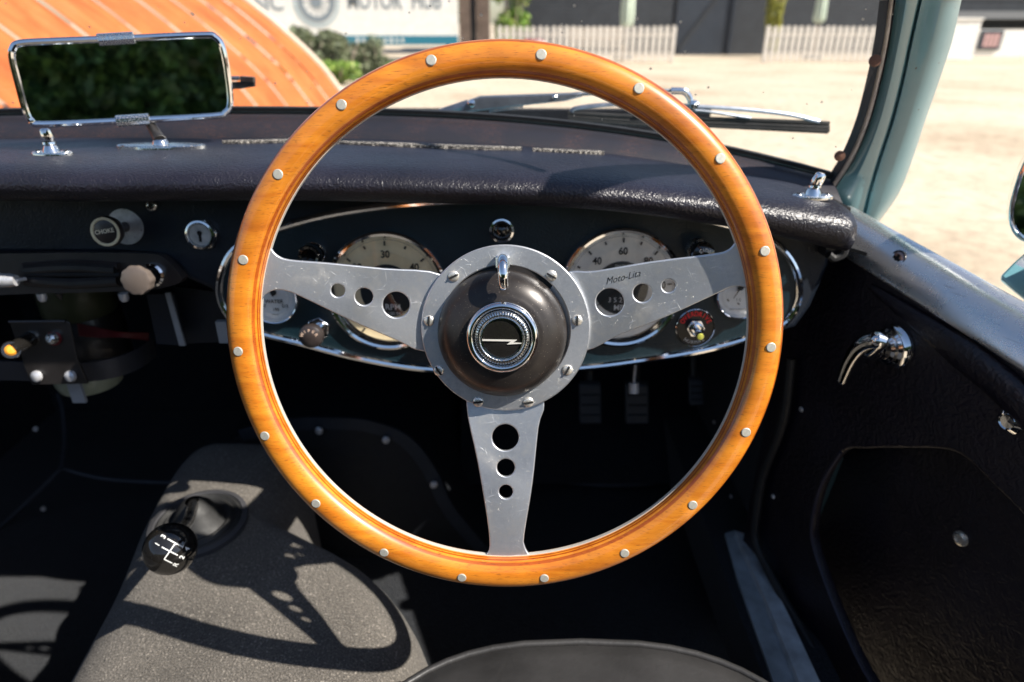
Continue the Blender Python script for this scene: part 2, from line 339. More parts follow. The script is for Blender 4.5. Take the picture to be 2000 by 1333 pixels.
# ------------------------------------------------------------------ object plumbing
WM = {}
def link(o, parent=None, mat=None, world=None):
    col.objects.link(o)
    wm = world.copy() if world is not None else Matrix.Identity(4)
    if parent is not None:
        o.parent = parent; o.matrix_parent_inverse = WM[parent.name].inverted()
    o.matrix_basis = wm; WM[o.name] = wm
    return o
def tag(o, label=None, cat=None, group=None, kind=None):
    if label: o['label'] = label
    if cat: o['category'] = cat
    if group: o['group'] = group
    if kind: o['kind'] = kind
    return o
def thing(name, loc, label, cat, group=None, world=None):
    o = bpy.data.objects.new(name, None); o.empty_display_size = .05
    link(o, None, world=world if world is not None else Matrix.Translation(Vector(loc))); return tag(o, label, cat, group)
class MB:
    def __init__(s): s.v = []; s.f = []; s.mi = []
    def add(s, vs, fs, mi=0):
        k = len(s.v); s.v += [tuple(x) for x in vs]; s.f += [tuple(i + k for i in f) for f in fs]; s.mi += [mi] * len(fs); return s
    def box(s, c, d, rot=None, mi=0):
        vs = [Vector((x * d[0] / 2, y * d[1] / 2, z * d[2] / 2)) for x in (-1, 1) for y in (-1, 1) for z in (-1, 1)]
        if rot: vs = [rot @ v for v in vs]
        return s.add([v + Vector(c) for v in vs], [(0, 1, 3, 2), (4, 6, 7, 5), (0, 4, 5, 1), (2, 3, 7, 6), (0, 2, 6, 4), (1, 5, 7, 3)], mi)
    def loft(s, secs, closed=True, caps=True, mi=0, loop=False):
        n = len(secs[0]); vs = [p for sec in secs for p in sec]; fs = []
        m = len(secs)
        for i in range(m if loop else m - 1):
            a, b = i * n, ((i + 1) % m) * n
            for j in range(n if closed else n - 1):
                k = (j + 1) % n; fs.append((a + j, a + k, b + k, b + j))
        if caps and closed and not loop:
            fs.append(tuple(reversed(range(n)))); fs.append(tuple(range((m - 1) * n, m * n)))
        return s.add(vs, fs, mi)
    def tube(s, path, r, n=10, mi=0, loop=False, flat=None, up=None):
        P = [Vector(p) for p in path]; m = len(P); secs = []
        ref = Vector(up) if up is not None else Vector((0.13, 0.21, 0.97)).normalized()
        pu = None
        for i, p in enumerate(P):
            if loop: t = P[(i + 1) % m] - P[i - 1]
            else: t = P[min(i + 1, m - 1)] - P[max(i - 1, 0)]
            t.normalize()
            u0 = ref if (up is not None or pu is None) else pu
            u = (u0 - t * u0.dot(t)); 
            if u.length < 1e-5: u = t.orthogonal()
            u.normalize(); pu = u; b = t.cross(u)
            rr = r[i] if isinstance(r, (list, tuple)) else r
            fl = flat if flat else 1
            secs.append([p + u * (math.cos(2 * math.pi * k / n) * rr) + b * (math.sin(2 * math.pi * k / n) * rr * fl) for k in range(n)])
        return s.loft(secs, True, True, mi, loop)
    def lathe(s, prof, c, ax, n=40, mi=0, closed=False, ex=None):
        ax = Vector(ax).normalized(); ex = Vector(ex) if ex is not None else ax.orthogonal(); ex = (ex - ax * ex.dot(ax)).normalized(); ey = ax.cross(ex); c = Vector(c)
        secs = []
        for k in range(n):
            a = 2 * math.pi * k / n; d = ex * math.cos(a) + ey * math.sin(a)
            secs.append([c + d * r + ax * z for r, z in prof])
        return s.loft(secs, closed, False, mi, True)
    def prism(s, pts, off, mi=0):
        pts = [Vector(p) for p in pts]; n = len(pts); off = Vector(off)
        tri = tessellate_polygon([pts]); vs = pts + [p + off for p in pts]
        fs = [tuple(t) for t in tri] + [tuple(i + n for i in reversed(t)) for t in tri] + [(i, (i + 1) % n, (i + 1) % n + n, i + n) for i in range(n)]
        return s.add(vs, fs, mi)
    def mesh(s, name, mats, smooth=35):
        me = bpy.data.meshes.new(name); me.from_pydata(s.v, [], s.f)
        for m in (mats if isinstance(mats, (list, tuple)) else [mats]): me.materials.append(m)
        if max(s.mi, default=0): me.polygons.foreach_set('material_index', s.mi)
        bm = bmesh.new(); bm.from_mesh(me); bmesh.ops.remove_doubles(bm, verts=bm.verts, dist=1e-6)
        if len(bm.faces) < 60000: bmesh.ops.recalc_face_normals(bm, faces=bm.faces)
        bm.to_mesh(me); bm.free()
        if smooth:
            me.polygons.foreach_set('use_smooth', [True] * len(me.polygons)); me.set_sharp_from_angle(angle=R(smooth))
        me.update(); return me
    def obj(s, name, mats, parent=None, world=None, smooth=35):
        return link(bpy.data.objects.new(name, s.mesh(name, mats, smooth)), parent, world=world)
def bevel(o, wd, seg=2, ang=30):
    m = o.modifiers.new("bevel", 'BEVEL'); m.width = wd; m.segments = seg; m.limit_method = 'ANGLE'; m.angle_limit = R(ang); m.harden_normals = False; return o
def catmull(pts, k=6, loop=False):
    P = [Vector(p) for p in pts]; n = len(P); out = []
    rng = range(n) if loop else range(n - 1)
    for i in rng:
        p0 = P[(i - 1) % n] if (loop or i > 0) else P[0] * 2 - P[1]
        p1 = P[i]; p2 = P[(i + 1) % n]
        p3 = P[(i + 2) % n] if (loop or i + 2 < n) else P[-1] * 2 - P[-2]
        for j in range(k):
            t = j / k
            out.append(.5 * ((2 * p1) + (p2 - p0) * t + (2 * p0 - 5 * p1 + 4 * p2 - p3) * t * t + (3 * p1 - p0 - 3 * p2 + p3) * t ** 3))
    if not loop: out.append(P[-1])
    return out
def plate(name, outline, holes, thick, bev, mat, parent, world, seg=2, holes_n=28):
    """flat plate with round holes, top face at local z=0, body below"""
    cu = bpy.data.curves.new(name, 'CURVE'); cu.dimensions = '2D'; cu.fill_mode = 'BOTH'
    def sp(pts):
        s = cu.splines.new('POLY'); s.points.add(len(pts) - 1); s.use_cyclic_u = True
        for p, q in zip(s.points, pts): p.co = (q[0], q[1], 0, 1)
    sp(outline)
    for (x, y, r) in holes: sp([(x + r * math.cos(2 * math.pi * k / holes_n), y + r * math.sin(2 * math.pi * k / holes_n)) for k in range(holes_n)])
    cu.extrude = thick / 2 - bev; cu.bevel_depth = bev; cu.bevel_resolution = seg; cu.offset = -bev
    tmp = bpy.data.objects.new("tmp", cu); col.objects.link(tmp)
    dg = bpy.context.evaluated_depsgraph_get(); dg.update(); me = bpy.data.meshes.new_from_object(tmp.evaluated_get(dg)); me.name = name
    bpy.data.objects.remove(tmp); bpy.data.curves.remove(cu)
    me.transform(Matrix.Translation((0, 0, -thick / 2))); me.materials.clear(); me.materials.append(mat)
    me.polygons.foreach_set('use_smooth', [True] * len(me.polygons)); me.set_sharp_from_angle(angle=R(40))
    return link(bpy.data.objects.new(name, me), parent, world=world)
def text_mesh(s, size, extrude=.0002, align='CENTER', shear=0, bold=0, spacing=1.0, xs=1.0):
    cu = bpy.data.curves.new("lettering", 'FONT'); cu.body = s; cu.size = size; cu.extrude = extrude; cu.align_x = align; cu.align_y = 'CENTER'; cu.shear = shear; cu.offset = bold; cu.space_character = spacing
    cu.resolution_u = 3
    tmp = bpy.data.objects.new("tmp", cu); col.objects.link(tmp); dg = bpy.context.evaluated_depsgraph_get(); dg.update()
    me = bpy.data.meshes.new_from_object(tmp.evaluated_get(dg)); bpy.data.objects.remove(tmp); bpy.data.curves.remove(cu)
    if xs != 1.0: me.transform(Matrix.Diagonal((xs, 1, 1, 1)))
    return me
def join_meshes(name, items, mat, parent, world=None):
    """items: (mesh, matrix) -> one object"""
    bm = bmesh.new()
    for me, mx in items:
        m2 = me.copy(); m2.transform(mx); bm.from_mesh(m2); bpy.data.meshes.remove(m2)
    me = bpy.data.meshes.new(name); bm.to_mesh(me); bm.free(); me.materials.clear(); me.materials.append(mat)
    return link(bpy.data.objects.new(name, me), parent, world=world)
def frame(o, ex, ey, ez):
    m = Matrix.Identity(4)
    for i, a in enumerate((ex, ey, ez)): 
        for r in range(3): m[r][i] = a[r]
    m.translation = Vector(o); return m
def struct(name, mb, mat, smooth=35): o = mb.obj(name, mat, None, None, smooth); return tag(o, kind='structure')

def screw_mesh(r, h, slots=1, style='slot'):
    """domed screw head standing on z=0; its slot or cross is a separate dark bar laid on top"""
    bm = bmesh.new(); n = 24; prof = [(r, 0), (r, h * .35), (r * .86, h * .72), (r * .55, h * .93), (0, h)]
    rings = []
    for (rr, z) in prof:
        if rr == 0: rings.append([bm.verts.new((0, 0, z))]); continue
        rings.append([bm.verts.new((rr * math.cos(2 * math.pi * k / n), rr * math.sin(2 * math.pi * k / n), z)) for k in range(n)])
    for a, b in zip(rings, rings[1:]):
        for k in range(n):
            if len(b) == 1: bm.faces.new((a[k], a[(k + 1) % n], b[0]))
            else: bm.faces.new((a[k], a[(k + 1) % n], b[(k + 1) % n], b[k]))
    me = bpy.data.meshes.new("screw_head"); bm.to_mesh(me); bm.free()
    me.polygons.foreach_set('use_smooth', [True] * len(me.polygons)); return me
def slot_mesh(r, h, cross=False):
    b = MB(); wv = r * .17  # dark bars on the head stand in for the shade in a slot
    b.box((0, 0, h), (r * 1.86 if not cross else r * 1.1, wv * 2, h * .5))
    if cross: b.box((0, 0, h + .00002), (wv * 2, r * 1.1, h * .5))
    return b.mesh("slot", VOID, 0)

# ================================================================== SETTING
g = MB(); g.add([(-300, -300, 0), (300, -300, 0), (300, 300, 0), (-300, 300, 0)], [(0, 1, 2, 3)]); struct("ground", g, GRAVEL)

# ------------------------------------------------------------------ distant buildings
def boards(mb, x0, x1, y, z0, z1, pitch, t=.02, mi=0):
    z = z0
    while z < z1:
        zt = min(z + pitch, z1)
        vs = [(x0, y - t, z), (x1, y - t, z), (x1, y - .002, zt), (x0, y - .002, zt), (x0, y, z), (x1, y, z)]
        mb.add(vs, [(0, 1, 2, 3), (0, 4, 5, 1)], mi); z += pitch
YB = 23.8
def XB(px, y=YB, z=1.0): 
    p = PY(px, 42, y); return p.x
bd = thing("boarded_building", (5, YB, 0), "dark slate grey weatherboarded building behind the picket fences, with a smooth navy door", "building")
b = MB(); b.box((XB(1320) + (XB(1318) - XB(985)) * -.5, YB + 2.5, 2.4), (XB(1318) - XB(985), 5, 4.8)); b.obj("wall", DARKB, bd)
b = MB(); b.box(((XB(1432) + XB(1800)) / 2, YB + 2.5, 2.4), (XB(1800) - XB(1432), 5, 4.8)); b.obj("wall", DARKB, bd)
b = MB(); boards(b, XB(985), XB(1314), YB, 0, 4.8, .115); boards(b, XB(1434), XB(1800), YB, 0, 4.8, .115)
tag(b.obj("weatherboarding", DARKB, bd, None, 0), kind='stuff')
b = MB(); b.box(((XB(1318) + XB(1432)) / 2, YB + .06, 1.35), (XB(1430) - XB(1320), .1, 2.7)); dr = b.obj("door", DARKD, bd)
b = MB(); b.box(((XB(1318) + XB(1432)) / 2, YB + .6, 3.75), (XB(1432) - XB(1318), 1, 2.1)); b.obj("lintel_panel", DARKB, bd)
for s in (0, 1):
    b = MB(); x = XB(1322) if s == 0 else XB(1430); b.box((x, YB - .03, 1.35), (.09, .08, 2.7)); b.obj("door_frame", DARKD, bd)
b = MB(); rr = Matrix.Rotation(.62, 3, 'Y'); b.box((XB(1375), YB - .02, 1.2), (.12, .05, 2.5), rr); b.obj("door_brace", DARKB, bd)
b = MB(); b.prism([(XB(985) - .4, YB - .6, 4.8), (XB(1800) + .4, YB - .6, 4.8), (XB(1800) + .4, YB + 2.5, 6.4), (XB(985) - .4, YB + 2.5, 6.4)], (0, 0, .12)); b.obj("roof", ROOFG, bd)

# low building on the right, white walls under a dark band
rb = thing("low_white_building", (18, 25, 0), "low white-walled building with dark boarding above, right of the teal windscreen pillar", "building")
YR = 23.0
def XR(px): return PY(px, 42, YR).x
def ZR(py, y=None): return PY(1900, py, YR if y is None else y).z
b = MB(); b.box(((XR(1905) + XR(2300)) / 2, YR + 2, ZR(58) / 2), (XR(2300) - XR(1905), 4, ZR(58))); b.obj("wall", WHITEP, rb)
b = MB(); b.box(((XR(1845) + XR(2300)) / 2, YR + 2.6, 3.2), (XR(2300) - XR(1845), 4, 4.8)); boards(b, XR(1845), XR(2300), YR + .6, 1.6, 5.6, .13); b.obj("upper_boarding", DARKB, rb, None, 0)
b = MB(); b.box(((XR(1840) + XR(2300)) / 2, YR + .3, ZR(30)), (XR(2300) - XR(1840), .8, .22)); b.obj("fascia_board", ROOFG, rb)
b = MB(); b.box(((XR(1922) + XR(1965)) / 2, YR - .03, (ZR(60) + ZR(98)) / 2), (XR(1965) - XR(1922), .06, ZR(60) - ZR(98))); wf = b.obj("notice_board", DARKD, rb)
b = MB()
for i in range(4):
    for j in range(3):
        b.box((XR(1928) + (XR(1960) - XR(1928)) * (i + .5) / 4, YR - .066, ZR(92) + (ZR(66) - ZR(92)) * (j + .5) / 3), (.09, .006, .11))
b.obj("notice", PINK, wf)
ww = thing("white_boundary_wall", (14, 20.5, 0), "short rendered white wall standing just right of the teal windscreen pillar", "wall")
b = MB(); xa, xc = PY(1740, 42, 20.5).x, PY(1918, 42, 20.5).x; b.box(((xa + xc) / 2, 20.6, .53), (xc - xa, .2, 1.02)); b.obj("wall_panel", WHITEP, ww)
b = MB(); b.box(((xa + xc) / 2, 20.6, 1.065), (xc - xa + .06, .28, .05)); b.obj("coping", WHITEP, ww)

# brown boarded pier and the sign board
pr = thing("timber_clad_pier", (-1, 20.4, 0), "brown-grey timber clad pier at the right edge of the white sign", "pier")
YS = 20.2
def XS(px): return PY(px, 42, YS).x
def ZS(py): return PY(700, py, YS).z
for a, c in ((897, 918), (930, 956)):
    b = MB(); x0, x1 = XS(a), XS(c); b.box(((x0 + x1) / 2, YS + .3, 2), (x1 - x0, .5, 4)); b.obj("post", BROWNB, pr)
    k = 0
    while k * .11 < 4:
        if k * .11 < 2.4:
            q = MB(); q.box(((x0 + x1) / 2, YS + .03, k * .11 + .05), (x1 - x0 + .01, .05, .095), Matrix.Rotation(R(8), 3, 'X')); q.obj("plank", BROWNB, pr, None, 0)
        k += 1
b = MB(); b.box((XS(924), YS + .35, 2), (XS(930) - XS(918), .3, 4)); b.obj("recess", DARKB, pr)
sg = thing("site_sign", (-4.5, YS, 0), "large white sign board with grey lettering, round emblem and teal bottom band", "sign")
b = MB(); zt = ZS(88); x0, x1 = XS(440), XS(894); b.box(((x0 + x1) / 2, YS + .02, (zt + 3.4) / 2), (x1 - x0, .05, 3.4 - zt)); b.obj("board", WHITEP, sg)
b = MB(); b.box(((x0 + x1) / 2, YS - .012, (ZS(70) + zt) / 2), (x1 - x0, .012, ZS(70) - zt)); band = b.obj("teal_band", TEALS, sg)
x = XS(692)
for k in range(9):
    b = MB(); b.box((x + .05, YS - .022, (ZS(74) + ZS(84)) / 2), (.065, .006, (ZS(74) - ZS(84)) * (.7 if k % 3 else 1)), None); x += .155
    b.obj("letter", WHITEP, band, None, 0)
for x in (x0 + .3, x1 - .3):
    b = MB(); b.box((x, YS + .12, 1.6), (.1, .1, 3.2)); b.obj("post", BROWNB, sg)
def sign_text(s, px0, px1, py_base, cap_h, mat=GREYS):
    me = text_mesh(s, cap_h / .72, .004, 'LEFT', bold=.008); xs = [v.co.x for v in me.vertices]; ys = [v.co.y for v in me.vertices]
    wx = XS(px1) - XS(px0); sx = wx / (max(xs) - min(xs)); me.transform(Matrix.Translation((-min(xs), -min(ys), 0))); me.transform(Matrix.Diagonal((sx, 1, 1, 1)))
    me.materials.clear(); me.materials.append(mat)
    link(bpy.data.objects.new("lettering", me), sg, world=frame((XS(px0), YS - .012, ZS(py_base)), (1, 0, 0), (0, 0, 1), (0, -1, 0)))
sign_text("CLASSIC", 410, 558, 21, .40); sign_text("MOTOR", 683, 788, 18, .42); sign_text("HUB", 808, 864, 18, .42)
b = MB(); c = (XS(622), YS - .012, ZS(4))
b.lathe([(.62, 0), (.62, .006), (.54, .006), (.54, 0)], c, (0, -1, 0), 48); b.obj("emblem_ring", PALEG, sg)
b = MB(); b.lathe([(.50, 0), (.50, .006), (.36, .006), (.36, 0)], c, (0, -1, 0), 48); b.lathe([(.15, 0), (.15, .006), (.001, .006)], c, (0, -1, 0), 32)
for k in range(12):
    a = k * math.pi / 6; b.box((c[0] + .25 * math.cos(a), c[1] - .004, c[2] + .25 * math.sin(a)), (.24, .006, .018), Matrix.Rotation(-a, 3, 'Y'))
b.obj("emblem_wheel", GREYS, sg)

# ------------------------------------------------------------------ picket fences
def picket_mesh(wd, h):
    b = MB(); pts = [(-wd / 2, 0, 0), (wd / 2, 0, 0), (wd / 2, 0, h - .04), (0, 0, h), (-wd / 2, 0, h - .04)]; b.prism(pts, (0, -.022, 0)); return b.mesh("picket", PICKETW, 0)
def fence(px0, px1, y, label, h=.9, pitch=.172, post_lo=.1):
    x0, x1 = PY(px0, 80, y).x, PY(px1, 80, y).x
    t = thing("picket_fence", ((x0 + x1) / 2, y, 0), label, "fence", "white picket fences in front of the dark building")
    for z in (.22, .68):
        b = MB(); b.box(((x0 + x1) / 2, y + .03, z), (x1 - x0, .04, .08)); b.obj("rail", PICKETW, t, None, 0)
    b = MB(); b.box((x0 + .03, y + .06, .45), (.08, .08, .9)); b.obj("post", PICKETW, t, None, 0)
    b = MB(); b.box((x1 - .03, y + .06, .45), (.08, .08, .9)); b.obj("post", PICKETW, t, None, 0)
    me = picket_mesh(.105, h - .05); n = int((x1 - x0) / pitch)
    for k in range(n + 1):
        o = bpy.data.objects.new("picket", me); link(o, t, world=Matrix.Translation((x0 + .03 + k * (x1 - x0 - .06) / n, y, .05 + random.uniform(-.008, .008))) @ Matrix.Rotation(random.uniform(-.012, .012), 4, 'Y'))
    return t
fence(975, 1317, 19.2, "white picket fence left of the navy door, behind the top of the steering wheel")
fence(1496, 1790, 19.4, "white picket fence right of the navy door, ending behind the windscreen pillar")
# bench behind left fence
bn = thing("garden_bench", (PY(1160, 100, 19.9).x, 19.9, 0), "weathered timber bench just behind the left picket fence", "bench")
bx = PY(1165, 100, 19.9).x
b = MB(); b.box((bx, 19.9, .42), (1.5, .42, .05)); b.obj("seat", BENCHW, bn)
b = MB(); b.box((bx, 20.1, .68), (1.5, .05, .34)); b.obj("backrest", BENCHW, bn)
for dx in (-.68, .68):
    for dy in (-.16, .16):
        b = MB(); b.box((bx + dx, 19.9 + dy, .2), (.07, .07, .4)); b.obj("leg", BENCHW, bn)
# parasols, folded
def parasol(px, y, label, h0=.85, r=.17):
    x = PY(px, 20, y).x; t = thing("folded_parasol", (x, y, 0), label, "parasol", "folded parasols behind the picket fences")
    b = MB(); b.lathe([(.022, 0), (.022, 2.7)], (x, y, 0), (0, 0, 1), 10); b.obj("pole", BENCHW, t)
    b = MB(); secs = []
    for i, (z, rr) in enumerate(((h0, .10), (h0 + .1, .16), (h0 + .35, r), (h0 + .9, r * .9), (h0 + 1.4, r * .6), (2.6, .06), (2.68, .02))):
        secs.append([(x + rr * (1 + .22 * math.cos(8 * a + i * .3)) * math.cos(a), y + rr * (1 + .22 * math.cos(8 * a + i * .3)) * math.sin(a), z) for a in [2 * math.pi * k / 48 for k in range(48)]])
    b.loft(secs); b.obj("canopy", CANVAS, t)
    b = MB(); b.box((x, y, .04), (.5, .5, .08)); b.obj("base", ROOFG, t)
parasol(1226, 21.2, "pale green folded parasol behind the left picket fence"); parasol(1603, 21.3, "pale green folded parasol behind the right picket fence", .95, .14)
# red and pink flower tub
ft = thing("flower_tub", (PY(1042, 78, 18.6).x, 18.6, 0), "tub of red and pale pink flowers in front of the left picket fence", "planter")
fx = PY(1043, 78, 18.6).x
b = MB(); b.lathe([(.001, 0), (.17, 0), (.22, .34), (.20, .34), (.19, .30), (.001, .30)], (fx, 18.6, 0), (0, 0, 1), 20); b.obj("tub", BENCHW, ft)
for m, nm, sgn in ((REDP, "red_bloom", -1), (PINKF, "pink_bloom", 1)):
    b = MB()
    for k in range(90):
        a = random.uniform(0, 6.28); rr = random.uniform(0, .17); p = Vector((fx + sgn * .1 + rr * math.cos(a), 18.6 + rr * math.sin(a) - .05, .42 + random.uniform(0, .14)))
        d = Vector((random.uniform(-1, 1), random.uniform(-1, 1), random.uniform(-.2, 1))).normalized(); u = d.orthogonal() * .035; v = d.cross(u).normalized() * .035
        b.add([p + u + v, p - u + v, p - u - v, p + u - v], [(0, 1, 2, 3)])
    b.obj(nm, m, ft, None, 0)
# ------------------------------------------------------------------ foliage
def leaves(mb, n, sampler, size, flat=.6):
    for k in range(n):
        p = sampler(); d = Vector((random.gauss(0, 1), random.gauss(0, 1), random.gauss(0, 1) + .3)).normalized(); u = d.orthogonal(); u.rotate(Matrix.Rotation(random.uniform(0, 6.28), 3, d)); v = d.cross(u)
        s = size * random.uniform(.6, 1.4); u = u * s; v = v * s * flat
        mb.add([p - u, p - v * .8, p + u, p + v * .8], [(0, 1, 2, 3)])
def clump(mb, c, r, n, size):
    c = Vector(c)
    blobs = [(c + Vector((random.uniform(-1, 1) * r[0] * .6, random.uniform(-1, 1) * r[1] * .6, random.uniform(-.7, .8) * r[2])), random.uniform(.25, .5)) for _ in range(14)]
    def s():
        bc, br = random.choice(blobs); d = Vector((random.gauss(0, 1), random.gauss(0, 1), random.gauss(0, 1))).normalized() * random.uniform(.6, 1) * br
        return bc + Vector((d.x * r[0] * 1.1, d.y * r[1] * 1.1, d.z * r[2] * 1.1))
    leaves(mb, n, s, size)
def shrub(px, y, wd, h, mat, label, n, size, name="shrub"):
    x = PY(px, 100, y).x; t = thing(name, (x, y, 0), label, "shrub")
    b = MB()
    for k in range(6):
        a = k * 1.05; b.tube([(x, y, 0), (x + .15 * wd * math.cos(a), y + .15 * wd * math.sin(a), h * .4), (x + .3 * wd * math.cos(a), y + .3 * wd * math.sin(a), h * .8)], [.03, .02, .008], 6)
    b.obj("stem", BENCHW, t)
    b = MB(); clump(b, (x, y, h * .52), (wd / 2, wd / 2.4, h * .5), n, size); b.obj("leaves", mat, t, None, 0); return t
shrub(600, 13.2, 1.0, .86, LEAF_GREY, "grey-green shrub beside the orange shelter, left end of the bush row", 3000, .035)
shrub(668, 13.6, 1.1, .84, LEAF_GREY, "grey-green shrub in the middle of the row below the white sign", 3000, .035)
shrub(725, 13.9, .8, .66, LEAF_GREY, "smallest grey-green shrub, right end of the bush row near the rim", 2200, .03)
shrub(655, 12.4, .9, .35, LEAF_LIME, "low bright green shrub growing at the foot of the grey-green bushes", 1600, .03)
b = MB()
def gs():
    p = Vector((random.uniform(PY(560, 100, 16.5).x, PY(835, 100, 16.5).x), random.uniform(15.2, 17.5), 0)); return p + Vector((0, 0, random.uniform(.02, .12)))
leaves(b, 9000, gs, .05, .3); tag(b.obj("lawn_grass", GRASSM, None, None, 0), "bright green grass strip below the white sign", "grass", kind='stuff')
vt = shrub(1000, 21.6, 1.35, 2.3, LEAF_LIME, "lime green climbing shrub between the brown pier and the dark building", 5200, .05, "climbing_shrub")
shrub(1505, 22.4, .62, 2.6, LEAF_YEL, "narrow yellow-green column shrub right of the navy door", 4200, .045, "column_shrub")
hg = thing("tall_hedge", (0, -12, 0), "tall dark green hedge behind the car, seen only in the rear view mirror", "hedge")
b = MB()
def hs():
    x = random.uniform(-11, 11); z = abs(random.gauss(0, 1)) if random.random() < .1 else random.uniform(0, 4.6)
    z = min(z, 4.6); nn = noise.noise(Vector((x * .9, z * .9, 3.1))); n2 = noise.noise(Vector((x * 2.6, z * 2.6, 1.1)))
    return Vector((x, -11.6 + nn * .9 + n2 * .45 + random.uniform(-.12, .12), z))
leaves(b, 26000, hs, .10); b.obj("leaves", LEAF_HEDGE, hg, None, 0)
b = MB(); b.box((0, -13.2, 2.1), (22, 1.6, 4.2)); b.obj("inner_growth", LEAF_HEDGE, hg)

# ------------------------------------------------------------------ orange curved shelter
prof = [(-1.92, 0), (-2.09, .22), (-2.30, .52), (-2.62, .84), (-3.08, 1.22), (-3.6, 1.52), (-4.2, 1.74), (-4.9, 1.86), (-5.6, 1.9)]
prof = [(p.x, p.y) for p in catmull([(a, c, 0) for a, c in prof], 5)]
prof = prof + [(-11.2 - x, z) for x, z in reversed(prof[:-1])]
sh = thing("curved_shelter", (-5.6, 6, 0), "low curved shelter clad in rusty orange corrugated sheets with pale scuffs, left of the car", "shelter")
Y1 = 8.6; SW = .66
for k in range(11):
    ya = Y1 - (k + 1) * SW + .012; yb = Y1 - k * SW + .012; b = MB(); secs = []; nn = 18
    for (x, z) in prof:
        # outward normal approximated from the centre
        nx, nz = (x + 5.6) / 3.7, (z + 1.2) / 3.1; L = math.hypot(nx, nz); nx /= L; nz /= L
        top = []; 
        for j in range(nn + 1):
            yy = ya + (yb - ya) * j / nn; hgt = .008 * math.cos(j / nn * 2 * math.pi * 4.5) + .0025 * (k % 2)
            top.append((x + nx * hgt, yy, z + nz * hgt))
        secs.append(top)
    b.loft(secs, closed=False, caps=False); o = b.obj("corrugated_sheet", RUST, sh)
b = MB(); secs = []
for (x, z) in prof:
    nx, nz = (x + 5.6) / 3.7, (z + 1.2) / 3.1; L = math.hypot(nx, nz); nx /= L; nz /= L
    secs.append([(x + nx * .03, Y1 + .08, z + nz * .03), (x + nx * .03, Y1 - .05, z + nz * .03), (x - nx * .05, Y1 - .05, z - nz * .05), (x - nx * .05, Y1 + .08, z - nz * .05)])
b.loft(secs); b.obj("end_trim", PALETRIM, sh)

# ================================================================== CAR: body around the cockpit
CX = -.38
V_ = lambda *a: Vector(a)
def U(x): return abs(x - CX) / .75
car = thing("sports_car", (CX, 1.0, 0), "pale teal open sports car with curved windscreen, trimmed doors and black seats", "car")
def body_z(x, y): 
    u = min(U(x), 1.25); return .872 - .062 * u ** 3.0 - max(0, y - .95) * .13 - max(0, u - .85) ** 2 * .9 * (1 + max(0, y - 1)) 
b = MB(); secs = []
for j in range(25):
    y = .80 + j * .075; row = []
    for i in range(41):
        x = CX - .86 + i * 1.72 / 40; yy = y + (0 if j else -.05 * U(x) ** 3)
        row.append((x, yy, body_z(x, yy)))
    secs.append(row)
b.loft(secs, closed=False, caps=False); b.obj("scuttle_and_bonnet", TEAL, car)
for sx in (-1, 1):
    b = MB(); secs = []
    for j in range(14):
        y = .72 + j * .145; row = []
        for (dx, z) in ((.84, body_z(CX + .86, y) - .005), (.865, .62), (.87, .48), (.84, .30), (.80, .2)):
            row.append((CX + sx * dx, y, z))
        secs.append(row)
    b.loft(secs, closed=False, caps=False); b.obj("wing_side", TEAL, car)

# floor and footwell of the cockpit
def darkbox(name, c, d, mat=CARPETD):
    b = MB(); b.box(c, d); return tag(b.obj(name, mat, None, None, 0), kind='structure')
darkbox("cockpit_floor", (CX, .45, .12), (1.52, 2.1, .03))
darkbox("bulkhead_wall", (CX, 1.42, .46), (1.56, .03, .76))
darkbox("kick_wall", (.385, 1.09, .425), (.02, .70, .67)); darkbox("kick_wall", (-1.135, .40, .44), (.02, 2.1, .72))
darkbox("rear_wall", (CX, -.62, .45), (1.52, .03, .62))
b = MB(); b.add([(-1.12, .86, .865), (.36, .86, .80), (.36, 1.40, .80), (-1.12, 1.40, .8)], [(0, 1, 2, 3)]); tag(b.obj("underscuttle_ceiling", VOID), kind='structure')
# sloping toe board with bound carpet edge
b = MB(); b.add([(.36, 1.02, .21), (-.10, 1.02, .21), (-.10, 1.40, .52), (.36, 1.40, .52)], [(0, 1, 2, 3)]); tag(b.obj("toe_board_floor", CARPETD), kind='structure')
cb = thing("carpet_edging", (-.6, 1.0, .2), "faint bound carpet edges in the dark passenger footwell", "carpet trim")
BIND = simple("carpet_binding", (.05, .056, .07), .6, var=.2)
for pts, y in ((((0, 1030), (60, 975), (120, 915)), .98), (((120, 915), (126, 860), (122, 800), (112, 770)), 1.12), (((120, 915), (200, 935), (300, 942), (370, 943)), 1.0)):
    b = MB(); b.tube(catmull([PY(px, py, y) for px, py in pts], 6), .0035, 8); b.obj("binding", BIND, cb)
for (px, py) in ((70, 838), (85, 994), (118, 1032)):
    b = MB(); p = PY(px, py, 1.0); b.lathe([(.005, 0), (.004, .003), (.0001, .0035)], p, (0, -1, .4), 14); b.obj("press_stud", STEEL, cb)
cb2 = thing("driver_floor_mat_edge", (.1, 1.2, .25), "curved black carpet mat edge in the driver footwell, right of the lowest spoke", "carpet trim")
b = MB(); b.tube(catmull([PY(px, py, 1.10) for px, py in ((1052, 930), (1110, 942), (1180, 948), (1260, 945), (1330, 932))], 6), .004, 8); b.obj("binding", BIND, cb2)

